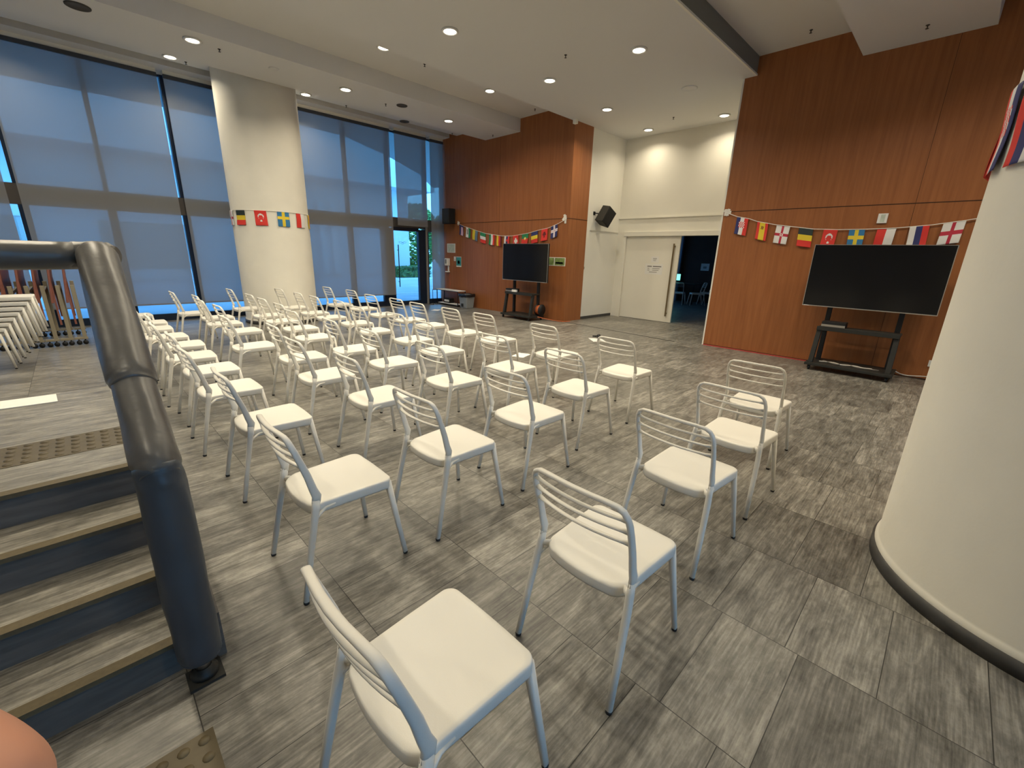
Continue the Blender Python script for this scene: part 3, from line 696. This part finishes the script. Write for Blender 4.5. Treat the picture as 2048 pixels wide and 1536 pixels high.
television(7.63, 'black flat screen on the left, beside the wooden corner')
def media_box(y0, y1, label, extra):
    t = thing('media_box', label, 'player', (7.93, (y0 + y1) / 2, .65), 0, 'black boxes on stand shelves'); h = (y1 - y0) / 2
    MB().box(-.08, .12, -h, h, .012, .085).build('case', M['black'], t, .003)
    MB().box(-.086, -.08, -h, h, .014, .045).build('front_panel', M['silver'], t)
    if extra: MB().box(-.09, -.05, -h - .09, -h + .07, .012, .065).build('adapter', M['paper'], t)
    for s in (-1, 1): MB().box(-.06, .1, s * h * .8 - .01, s * h * .8 + .01, 0, .012).build('rubber_foot', M['cap'], t)
media_box(1.02, 1.31, 'black box with silver front on the shelf of the right stand', False)
media_box(7.86, 8.16, 'black box with white adapter on the shelf of the left stand', True)
def cable(name, pts, r, m, label, n=6):
    P = [Vector(p) for p in pts]; out = []
    for i in range(len(P) - 1):
        p0, p1, p2, p3 = P[max(i - 1, 0)], P[i], P[i + 1], P[min(i + 2, len(P) - 1)]
        for k in range(6):
            u = k / 6; out.append(.5 * ((2 * p1) + (-p0 + p2) * u + (2 * p0 - 5 * p1 + 4 * p2 - p3) * u * u + (-p0 + 3 * p1 - 3 * p2 + p3) * u ** 3))
    out.append(P[-1]); o = MB().tube(out, r, n).build(name, m); tag(o, label, 'cable'); return o
cable('cable_bundle', [(7.90, 1.24, .125), (7.92, 1.05, .130), (7.88, .95, .122), (7.93, .82, .128), (7.90, .70, .124), (7.92, .60, .126)], .008, M['whitecable'], 'pale cables tangled on the base of the right stand')
cable('cable_bundle', [(7.95, 1.20, .135), (7.86, 1.02, .126), (7.95, .90, .128), (7.86, .76, .126), (7.90, .52, .124)], .007, M['dirty'], 'grey cable coiled on the base of the right stand, under the pale one')
cable('power_cable', [(8.18, .36, .10), (8.30, .25, .045), (8.38, .0, .06), (8.40, -.4, .08)], .008, M['whitecable'], 'pale cable running from the right stand toward the near column')
cable('power_cable', [(8.0, 7.16, .10), (8.18, 7.05, .05), (8.34, 6.85, .015), (8.42, 6.66, .008), (8.6, 6.60, .008)], .008, M['orange'], 'orange cable on the floor from the left stand to the wooden corner')
t = thing('cable_reel', 'orange cable reel with black sides standing on the left stand', 'cable reel', (8.14, 7.22, .115))
def ydisc(b, y0, y1, r, zc, xc=0, n=28): return b.tube([(xc, y0, zc), (xc, y1, zc)], r, n)
ydisc(MB(), -.07, -.06, .14, .141).build('side_disc', M['black'], t); ydisc(MB(), .06, .07, .14, .141).build('side_disc', M['black'], t)
ydisc(MB(), -.06, .06, .115, .141).build('wound_cable', M['orange'], t)
# ------------------------------------------------------------------ flags
def pat(kind):
    def f(u, v):   # u 0..1 left to right as seen, v 0..1 top to bottom
        st = lambda a, k: a[min(len(a) - 1, int(k * len(a)))]
        cross = abs(u - .5) < .09 or abs(v - .45) < .075
        if kind == 'croatia':
            if abs(u - .5) < .24 and abs(v - .42) < .17: return ('f_red', 'f_white')[(int(u * 12) + int(v * 14)) % 2]
            return st(('f_navy', 'f_white', 'f_red'), u)
        if kind == 'spain':
            if abs(u - .5) < .14 and abs(v - .28) < .10 and (int(u * 20) + int(v * 20)) % 3: return 'f_maroon'
            return 'f_yellow' if .25 < u < .75 else 'f_red'
        if kind == 'nireland':
            d = math.hypot(u - .5, (v - .5) * 1.2)
            if d < .11: return 'f_white' if d > .05 else 'f_red'
            return 'f_crimson' if (abs(u - .5) < .07 or abs(v - .5) < .06) else 'f_white'
        if kind == 'belgium': return st(('f_black', 'f_yellow', 'f_red'), v)
        if kind == 'turkey':
            a = math.hypot(u - .5, (v - .40) * 1.25); b = math.hypot(u - .5, (v - .46) * 1.25)
            if a < .25 and b > .20: return 'f_white'
            if math.hypot(u - .5, (v - .68) * 1.25) < .075: return 'f_white'
            return 'f_red'
        if kind == 'sweden': return 'f_yellow' if (abs(u - .5) < .11 or abs(v - .40) < .085) else 'f_blue'
        if kind == 'redwhite': return 'f_red' if u < .5 else 'f_white'
        if kind == 'wbr': return st(('f_white', 'f_navy', 'f_red'), u)
        if kind == 'england': return 'f_crimson' if (abs(u - .5) < .10 or abs(v - .47) < .09) else 'f_white'
        if kind == 'purplepink': return 'f_pink' if abs(u - .65) < .25 and v > .15 else 'f_navy'
        if kind == 'wales':
            if u < .55: return 'f_black' if (abs(u - .32) < .14 and .15 < v < .7 and (int(u * 24) * 7 + int(v * 24) * 5) % 3) else 'f_white'
            return 'f_green'
        if kind == 'yellowblue': return 'f_yellow' if u < .5 else 'f_slate'
        if kind == 'gwr_h': return st(('f_green', 'f_white', 'f_red'), v)
        if kind == 'gwr_v': return st(('f_green', 'f_white', 'f_red'), u)
        if kind == 'yrk': return st(('f_yellow', 'f_red', 'f_maroon'), u)
        if kind == 'slovakia': return 'f_red' if math.hypot(u - .5, v - .4) < .12 else st(('f_white', 'f_navy', 'f_red'), u)
        if kind == 'swiss': return 'f_white' if (abs(u - .5) < .11 and abs(v - .5) < .28) or (abs(v - .5) < .10 and abs(u - .5) < .30) else 'f_red'
        if kind == 'portugal':
            d = math.hypot(u - .5, (v - .42) * 1.2)
            if d < .16: return 'f_yellow' if d > .07 else 'f_white'
            return 'f_green' if v < .42 else 'f_red'
        if kind == 'romania': return st(('f_navy', 'f_yellow', 'f_red'), v)
        if kind == 'albania':
            w_ = .08 + .16 * (abs(v - .45) < .08) + .08 * (.25 < v < .38)
            return 'f_maroon' if abs(u - .5) < w_ and .22 < v < .72 else 'f_red'
        if kind == 'iceland':
            if abs(u - .5) < .06 or abs(v - .42) < .05: return 'f_pink'
            return 'f_white' if (abs(u - .5) < .12 or abs(v - .42) < .10) else 'f_navy'
        return 'f_red'
    return f
def flag(parent, kind, P, h, wave, seed):
    """P(s) gives a point along the cord for s in 0..1, with an outward normal"""
    f = pat(kind); nu, nv = 24, 26; b = MB(); names = []
    vs = []
    for j in range(nv + 1):
        for i in range(nu + 1):
            u, v = i / nu, j / nv; p, nrm = P(u)
            q = Vector(p) + Vector(nrm) * (.012 + wave * (v ** 1.2) * (.5 + .5 * math.sin(u * 4.3 + seed)) + .004 * math.sin(v * 6 + seed)) + Vector((0, 0, -h * v))
            q += Vector((nrm[1], -nrm[0], 0)) * (.012 * v * math.sin(seed * 1.7))
            vs.append(q)
    for j in range(nv):
        for i in range(nu):
            c = f((i + .5) / nu, (j + .5) / nv)
            if c not in names: names.append(c)
    b.v = [tuple(q) for q in vs]
    for j in range(nv):
        for i in range(nu):
            b.f.append((j * (nu + 1) + i, j * (nu + 1) + i + 1, (j + 1) * (nu + 1) + i + 1, (j + 1) * (nu + 1) + i)); b.mi.append(names.index(f((i + .5) / nu, (j + .5) / nv))); b.sm.append(True)
    o = b.build('flag', [M[n] for n in names], parent)
    sol = o.modifiers.new('cloth', 'SOLIDIFY'); sol.thickness = .001
    return o
def wall_garland(x, pts, flags, label, ends):
    t = thing('flag_garland', label, 'garland', (x, pts[0][0], pts[0][1]), 0, 'strings of small flags')
    o0 = Vector((x, pts[0][0], pts[0][1]))
    def zat(y):
        q = sorted(pts, key=lambda a: a[0])
        for a, c in zip(q, q[1:]):
            if a[0] <= y <= c[0]: return a[1] + (c[1] - a[1]) * (y - a[0]) / (c[0] - a[0])
        return q[0][1] if y < q[0][0] else q[-1][1]
    MB().tube([Vector((x - .012, y, z)) - o0 for y, z in pts], .006, 6).build('cord', M['tape'], t)
    for k, (kind, ya, yb) in enumerate(flags):
        def P(u, ya=ya, yb=yb):
            y = ya + (yb - ya) * u; return (Vector((x, y, zat(y) - .004)) - o0, (-1, 0, 0))
        flag(t, kind, P, .275, .015, k * 1.9 + .4)
    for (y, z, s) in ends:
        rn = random.Random(int(y * 100)); b = MB()
        for k in range(5):
            a = rn.uniform(0, PI); dy, dz = math.cos(a) * s, math.sin(a) * s; ny, nz = -math.sin(a) * s * .4, math.cos(a) * s * .4
            ox, oz = rn.uniform(-.4, .4) * s, rn.uniform(-.5, .5) * s; xx = -.003 - .002 * k
            b.add([Vector((x + xx, y + ox + i * dy + j * ny, z + oz + i * dz + j * nz)) - o0 for i, j in ((-1, -1), (1, -1), (1, 1), (-1, 1))], [(0, 1, 2, 3)], False)
        b.build('tape_patch', M['tape'], t)
    return t
wall_garland(8.405, [(3.18, 2.385), (2.96, 2.30), (2.76, 2.26), (2.62, 2.21), (2.32, 2.15), (2.11, 2.12), (1.79, 2.075), (1.47, 2.06), (1.13, 2.06), (.79, 2.07), (.44, 2.10), (.11, 2.15), (-.2, 2.21), (-.6, 2.30)],
    [('croatia', 2.96, 2.77), ('spain', 2.62, 2.45), ('nireland', 2.32, 2.12), ('belgium', 1.99, 1.79), ('turkey', 1.65, 1.47), ('sweden', 1.33, 1.14), ('redwhite', 1.00, .79), ('wbr', .65, .45), ('england', .32, .11), ('spain', -.03, -.22)],
    'string of small country flags on the right wooden wall above the big screen', [(3.15, 2.40, .055)])
wall_garland(8.44, [(10.86, 2.40), (10.62, 2.33), (10.3, 2.26), (9.96, 2.18), (9.62, 2.11), (9.24, 2.07), (8.96, 2.04), (8.6, 2.035), (8.32, 2.06), (7.96, 2.10), (7.65, 2.16), (7.31, 2.21), (7.01, 2.30), (6.79, 2.39)],
    [('purplepink', 10.80, 10.62), ('wales', 10.50, 10.30), ('yellowblue', 10.20, 9.97), ('gwr_h', 9.86, 9.63), ('gwr_v', 9.47, 9.25), ('yrk', 9.17, 8.97), ('slovakia', 8.86, 8.66), ('swiss', 8.53, 8.33), ('portugal', 8.20, 7.98), ('romania', 7.88, 7.66), ('albania', 7.53, 7.33), ('iceland', 7.23, 7.03)],
    'string of small country flags on the left wooden wall above the screen', [(10.86, 2.41, .05), (6.82, 2.40, .07)])
def column_garland(cx, cy, r, z, a0, a1, flags, h, label, sag=0.0):
    t = thing('flag_garland', label, 'garland', (cx, cy, z), 0, 'strings of small flags')
    pts = [((r + .008) * math.cos(a0 + (a1 - a0) * k / 40), (r + .008) * math.sin(a0 + (a1 - a0) * k / 40), 0) for k in range(41)]
    MB().tube(pts, .005, 6).build('cord', M['tape'], t)
    for k, (kind, da, db) in enumerate(flags):
        def P(u, da=da, db=db):
            a = math.radians(da + (db - da) * u); return (((r) * math.cos(a), (r) * math.sin(a), -.004), (math.cos(a), math.sin(a), 0))
        flag(t, kind, P, h, .008, k * 1.3)
    return t
R = math.radians
col_fl = [('nireland', -190, -173), ('belgium', -162, -144.5), ('turkey', -130, -113), ('sweden', -98, -80.5), ('redwhite', -68, -50), ('yrk', -36, -18)]
column_garland(3.19, 10.53, .72, 2.25, R(-200), R(0), col_fl, .275, 'band of small country flags around the far white column')
column_garland(3.075, -.706, .715, 2.29, R(60), R(150), [('wbr', 122, 109), ('croatia', 106, 92), ('turkey', 88, 74)], .33, 'small red and navy flags around the near white column, at the right edge')

# ------------------------------------------------------------------ things on the walls
def sheet(name, label, cat, y0, y1, z0, z1, m, x=XW, marks=(), group=None, th=.006):
    t = thing(name, label, cat, (x, (y0 + y1) / 2, (z0 + z1) / 2), 0, group); cy, cz = (y0 + y1) / 2, (z0 + z1) / 2
    MB().box(-th, -.0005, y0 - cy, y1 - cy, z0 - cz, z1 - cz).build('sheet', m, t)
    for (mn, mm, a, b_, c, d) in marks:      # fractions: from left (high y) and from bottom
        Y0 = (y1 - cy) - a * (y1 - y0); Y1 = (y1 - cy) - b_ * (y1 - y0); Z0 = (z0 - cz) + c * (z1 - z0); Z1 = (z0 - cz) + d * (z1 - z0)
        MB().box(-th - .0015, -th, Y0, Y1, Z0, Z1).build(mn, mm, t)
    return t
sheet('wall_map', 'pale printed sheet with a white border on the wooden wall beside the windows', 'poster', 11.05, 11.46, 1.57, 1.84, M['paper'], marks=[('print', M['pale'], .08, .92, .08, .92)])
sheet('notice_card', 'small white card on the wooden wall left of the teal poster', 'sign', 11.03, 11.12, 1.33, 1.46, M['paper'], marks=[('print', M['ink'], .3, .7, .2, .35)])
sheet('teal_poster', 'teal poster with a white square, above the small bench', 'poster', 10.76, 11.0, 1.16, 1.46, M['paper'], marks=[('print', M['teal'], .0, 1, .12, .95), ('white_square', M['paper'], .3, .7, .3, .62)])
sheet('photo_board', 'green landscape photo board behind the left screen, by the wooden corner', 'picture', 6.74, 7.42, 1.33, 1.53, M['paper'], marks=[('photo', M['greenphoto'], .03, .48, .07, .93), ('photo', M['greenphoto'], .52, .97, .07, .93), ('pond', M['darkgreen'], .55, .9, .25, .45)])
t = thing('sanitiser_dispenser', 'white wall dispenser with a drip tray beside the window blind', 'dispenser', (XW, 11.40, 1.18))
MB().box(-.11, 0, -.07, .07, .0, .22).build('housing', M['paper'], t, .012)
MB().box(-.112, -.108, -.035, .035, .06, .19).build('window_strip', M['ink'], t)
MB().box(-.10, -.0, -.06, .06, -.20, -.17).box(-.02, 0, -.03, .03, -.2, .0).build('drip_tray', M['paper'], t, .004)
cable('dispenser_cable', [(8.43, 11.32, .95), (8.44, 11.33, .7), (8.44, 11.33, .45)], .005, M['orange'], 'thin cable hanging below the wall dispenser')
sheet('thermostat', 'white thermostat on the right wooden wall above the flags', 'switch', .92, 1.03, 2.14, 2.27, M['paper'], x=XW - .03, th=.025, marks=[('display', M['pale'], .3, .75, .1, .9)])
sheet('socket_plate', 'white socket plate low on the right wooden wall by the near column', 'socket', -.05, .05, .20, .29, M['paper'], x=XW - .03, th=.012)
MB().box(XW - .012, XW + .01, 6.64, 6.69, 1.28, 1.34).build('wall_hook', M['steel'])
bpy.data.objects['wall_hook'].location = (.72, .06, -.02)
tag(bpy.data.objects['wall_hook'], 'small metal plate on the edge of the wooden return', 'hook')
# speakers
t = thing('wall_speaker', 'black box speaker on the left wooden wall, next to the window blind', 'speaker', (8.30, 11.15, 2.40), 0, 'wall speakers')
MB().box(-.13, .10, -.17, .17, 0, .42).build('cabinet', M['spk'], t, .01)
MB().box(-.136, -.13, -.15, .15, .02, .40).build('grille', M['spkgrey'], t)
MB().box(.10, .15, -.04, .04, .15, .27).build('bracket', M['black'], t)
t = thing('wall_speaker', 'dark tilted speaker on a bracket on the white side wall', 'speaker', (9.62, 6.52, 2.54), 0, 'wall speakers')
h = .20
cb = MB(); cb.hexa([(-.17, -.14, -h), (.17, -.14, -h), (.13, .12, -h), (-.13, .12, -h)], [(-.17, -.14, h), (.17, -.14, h), (.13, .12, h), (-.13, .12, h)])
def tilt(v): return tuple(Matrix.Rotation(R(26), 3, 'Y') @ (Matrix.Rotation(R(14), 3, 'X') @ Vector(v)))
cb.v = [tilt(v) for v in cb.v]; cb.build('cabinet', M['spkgrey'], t, .01)
g = MB().box(-.15, .15, -.147, -.141, -h * .9, h * .9); g.v = [tilt(v) for v in g.v]; g.build('grille', M['spk'], t)
MB().tube([(0, .08, .02), (-.12, .14, .06), (-.18, .195, .06)], .014, 8).box(-.22, -.14, .19, .20, .02, .10).build('bracket', M['black'], t)

# sliding door
d = MB().box(XD + .02, XD + .06, 4.96, 6.47, .01, 2.13).build('door_2', M['wall'], kind='structure')
MB().box(XD - .035, XD - .02, 5.075, 5.11, .16, 1.93).box(XD - .02, XD + .02, 5.08, 5.10, .22, .25).box(XD - .02, XD + .02, 5.08, 5.10, 1.85, 1.88).build('door_handle', mat('bronze_handle', (.20, .15, .08), .4, metal=.6), d)
def notice(y0, y1, z0, z1, label, lines):
    return sheet('door_notice', label, 'sign', y0, y1, z0, z1, M['paper'], x=XD + .02, th=.003, marks=[('text_line', M['ink'], *l) for l in lines], group='notices on the sliding door')
notice(5.47, 5.68, 1.47, 1.62, 'small upper paper notice on the white sliding door', [(.25, .75, .65, .72), (.25, .7, .48, .54), (.3, .65, .3, .36)])
notice(5.34, 5.82, 1.18, 1.44, 'larger paper notice on the white sliding door, below the small one', [(.12, .38, .70, .80), (.44, .92, .70, .80), (.14, .24, .52, .57), (.42, .84, .52, .57), (.14, .26, .36, .41), (.42, .78, .36, .41), (.25, .70, .18, .23)])
cable('loose_door_cable', [(XD - .02, 6.1, .01), (XD - .05, 5.6, .01), (XD - .03, 5.1, .01)], .004, M['dirty'], 'thin dark line lying along the foot of the sliding door')

# ------------------------------------------------------------------ bench, bin, floor scraps
t = thing('metal_bench', 'low black framed bench with a pale top under the dispenser', 'bench', (8.22, 11.0, 0))
MB().box(-.15, .15, -.55, .55, .455, .475).build('bench_top', M['paper'], t)
b = MB()
for x in (-.14, .14):
    for y in (-.53, .53): b.box(x - .01, x + .01, y - .01, y + .01, 0, .455)
for z in (.44, .03): b.box(-.15, -.13, -.54, .54, z, z + .015); b.box(.13, .15, -.54, .54, z, z + .015)
for y in (-.53, .53): b.box(-.14, .14, y - .01, y + .01, .03, .045)
b.build('frame', M['black'], t)
MB().box(-.13, .13, -.50, .50, .05, .062).build('lower_shelf', M['paper'], t)
t = thing('equipment_box', 'dark box lying on the lower shelf of the low bench', 'box', (8.25, 11.15, .062))
MB().box(-.08, .08, -.16, .16, 0, .14).build('case', M['black'], t, .005); MB().box(-.084, -.08, -.12, .12, .04, .10).build('case_label', M['paper'], t)
t = thing('floor_stand', 'thin black metal stand with splayed feet before the narrow blind', 'stand', (7.86, 11.45, 0))
MB().tube([(0, 0, .03), (0, 0, .46)], .009, 8).build('pole', M['black'], t)
for a in (0, 2.1, 4.2): MB().tube([(0, 0, .05), (.13 * math.cos(a), .13 * math.sin(a), .012)], .009, 8).build('foot', M['black'], t)
t = thing('waste_bin', 'grey waste bin with a black bag against the wooden wall', 'bin', (8.16, 10.14, 0))
MB().hexa([(-.13, -.15, 0), (.13, -.15, 0), (.13, .15, 0), (-.13, .15, 0)], [(-.165, -.19, .40), (.165, -.19, .40), (.165, .19, .40), (-.165, .19, .40)]).build('bin_body', M['binm'], t, .02)
b = MB()
pts = []
for k in range(40):
    a = 2 * PI * k / 40; rr = 1 + .04 * math.sin(7 * a); c, s = math.cos(a), math.sin(a)
    pts.append((.185 * rr * math.copysign(abs(c) ** .4, c), .205 * rr * math.copysign(abs(s) ** .4, s)))
vs = [(x * k, y * k, z + .012 * math.sin(9 * i)) for (k, z) in ((1.0, .335), (1.03, .37), (1.02, .415), (.9, .418), (.6, .36)) for i, (x, y) in enumerate(pts)]
fs = [(i * 40 + j, i * 40 + (j + 1) % 40, (i + 1) * 40 + (j + 1) % 40, (i + 1) * 40 + j) for i in range(4) for j in range(40)] + [tuple(160 + j for j in range(40))]
b.add(vs, fs, True).build('bin_bag', M['bag'], t)
MB().box(-.1505, -.146, -.02, .08, .05, .14).build('bin_label', M['charcoal'], t)
def floor_paper(x, y, a, w_, h_, label):
    o = MB().box(-w_ / 2, w_ / 2, -h_ / 2, h_ / 2, .0005, .003).build('paper_sheet', M['paper'], loc=(x, y, 0)); o.rotation_euler = (0, 0, a); tag(o, label, 'paper', 'loose papers on the floor')
floor_paper(4.92, 4.72, .35, .30, .21, 'white sheet lying on the floor beside the front row of chairs')
floor_paper(7.12, 10.22, .6, .30, .21, 'white sheet on the floor in front of the glass door')
floor_paper(7.08, 4.74, .9, .36, .25, 'white sheet on the floor under the microphone, near the wooden walls')
t = thing('microphone', 'black round microphone lying on a white sheet on the floor', 'microphone', (7.22, 4.80, .003), 1.2)
bm_ = bmesh.new(); bmesh.ops.create_icosphere(bm_, subdivisions=3, radius=.045, matrix=Matrix.Translation((0, 0, .045))); me = bpy.data.meshes.new('mic_head'); bm_.to_mesh(me); bm_.free(); me.materials.append(M['black'])
o = bpy.data.objects.new('mic_head', me); C.objects.link(o); o.parent = t
MB().tube([(.03, 0, .04), (.20, 0, .018)], [.020, .014], 12).build('mic_handle', M['charcoal'], t)

# ------------------------------------------------------------------ room beyond the sliding door
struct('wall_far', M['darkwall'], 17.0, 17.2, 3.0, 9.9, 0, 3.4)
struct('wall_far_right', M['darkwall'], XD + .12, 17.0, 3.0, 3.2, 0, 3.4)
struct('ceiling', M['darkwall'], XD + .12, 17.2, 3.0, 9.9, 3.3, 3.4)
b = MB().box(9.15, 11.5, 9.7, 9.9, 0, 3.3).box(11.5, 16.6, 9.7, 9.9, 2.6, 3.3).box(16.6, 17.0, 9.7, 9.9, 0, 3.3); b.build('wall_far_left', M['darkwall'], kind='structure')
fr = MB().box(11.5, 16.6, 9.75, 9.82, 0, .08).box(11.5, 16.6, 9.75, 9.82, 2.52, 2.6).box(14.0, 14.08, 9.75, 9.82, .08, 2.52).build('window_30', M['frame'], kind='structure')
box('pane', M['glass'], 11.5, 16.6, 9.78, 9.785, .05, 2.55, parent=fr)
struct('trim_9', mat('blue_lit_post', (.28, .38, .48), .6), 16.88, 17.0, 7.78, 7.96, 0, 3.3)  # blue window light is painted into this post's colour
sheet('paper_notice', 'pale paper notice on the dark wall seen through the door opening', 'sign', 6.70, 7.01, 1.19, 1.45, M['paper'], x=17.0, marks=[('print', M['ink'], .3, .7, .3, .6)])
def plain_table(x, y, rz, lx, ly, label):
    t = thing('dining_table', label, 'table', (x, y, 0), rz, 'tables in the next room')
    MB().box(-lx / 2, lx / 2, -ly / 2, ly / 2, .70, .73).build('tabletop', M['charcoal'], t)
    for a in (-1, 1):
        for c in (-1, 1): MB().box(a * (lx / 2 - .06) - .02, a * (lx / 2 - .06) + .02, c * (ly / 2 - .06) - .02, c * (ly / 2 - .06) + .02, 0, .70).build('leg', M['black'], t)
plain_table(16.2, 7.25, 0, .7, 1.2, 'dark table seen through the door opening')
for x, y, a, lab in [(15.6, 6.45, 2.2, 'white chair at the dark table in the next room, right one'), (15.35, 7.0, .2, 'white chair at the dark table in the next room, middle one'), (16.3, 6.35, 1.5, 'white chair at the dark table in the next room, behind the right one')]:
    o = copy_tree(proto); o.location = (x, y, 0); o.rotation_euler = (0, 0, a); tag(o, lab, 'chair', 'chairs in the next room')
t = thing('computer_monitor', 'lit green computer screen seen past the edge of the sliding door', 'monitor', (16.4, 7.60, .735))
MB().box(-.02, .0, -.14, .14, .06, .32).build('monitor_casing', M['black'], t); MB().box(-.024, -.021, -.125, .125, .075, .305).build('monitor_screen', M['green_led'], t)
MB().box(-.06, .04, -.08, .08, 0, .012).box(-.015, .0, -.015, .015, .012, .08).build('monitor_foot', M['black'], t)
plain_table(16.4, 8.3, 0, .6, 1.1, 'second dark table behind the sliding door, under the lit screen')

# ------------------------------------------------------------------ fingertip at the lens corner
hd = thing('person', 'blurred pink fingertip intruding at the lower left corner of the photo', 'person', tuple(CAM))
def cp(px, py, dist): return FW * dist + RX * ((px - 1024) / 860.226 * dist) + UP * (-(py - 768) / 860.226 * dist)
def chain(pts, rads, name, m, par):
    me = bpy.data.meshes.new(name); me.from_pydata([tuple(p) for p in pts], [(i, i + 1) for i in range(len(pts) - 1)], []); me.update()
    me.materials.append(m)
    o = bpy.data.objects.new(name, me); C.objects.link(o); o.parent = par
    o.modifiers.new('skin', 'SKIN'); s = o.modifiers.new('sub', 'SUBSURF'); s.levels = 2; s.render_levels = 3
    if not me.skin_vertices: me.skin_vertices.new()
    for v, r in zip(me.skin_vertices[0].data, rads): v.radius = (r, r)
    me.skin_vertices[0].data[0].use_root = True
    for p in me.polygons: p.use_smooth = True
    o.modifiers['skin'].use_smooth_shade = True
    return o
FINGER = [cp(50, 1650, .050), cp(-70, 1605, .051), cp(-260, 1530, .053), cp(-640, 1500, .062), cp(-1100, 1560, .075)]
chain(FINGER, [.0055, .0085, .0090, .0095, .0100], 'finger', M['skin'], hd)
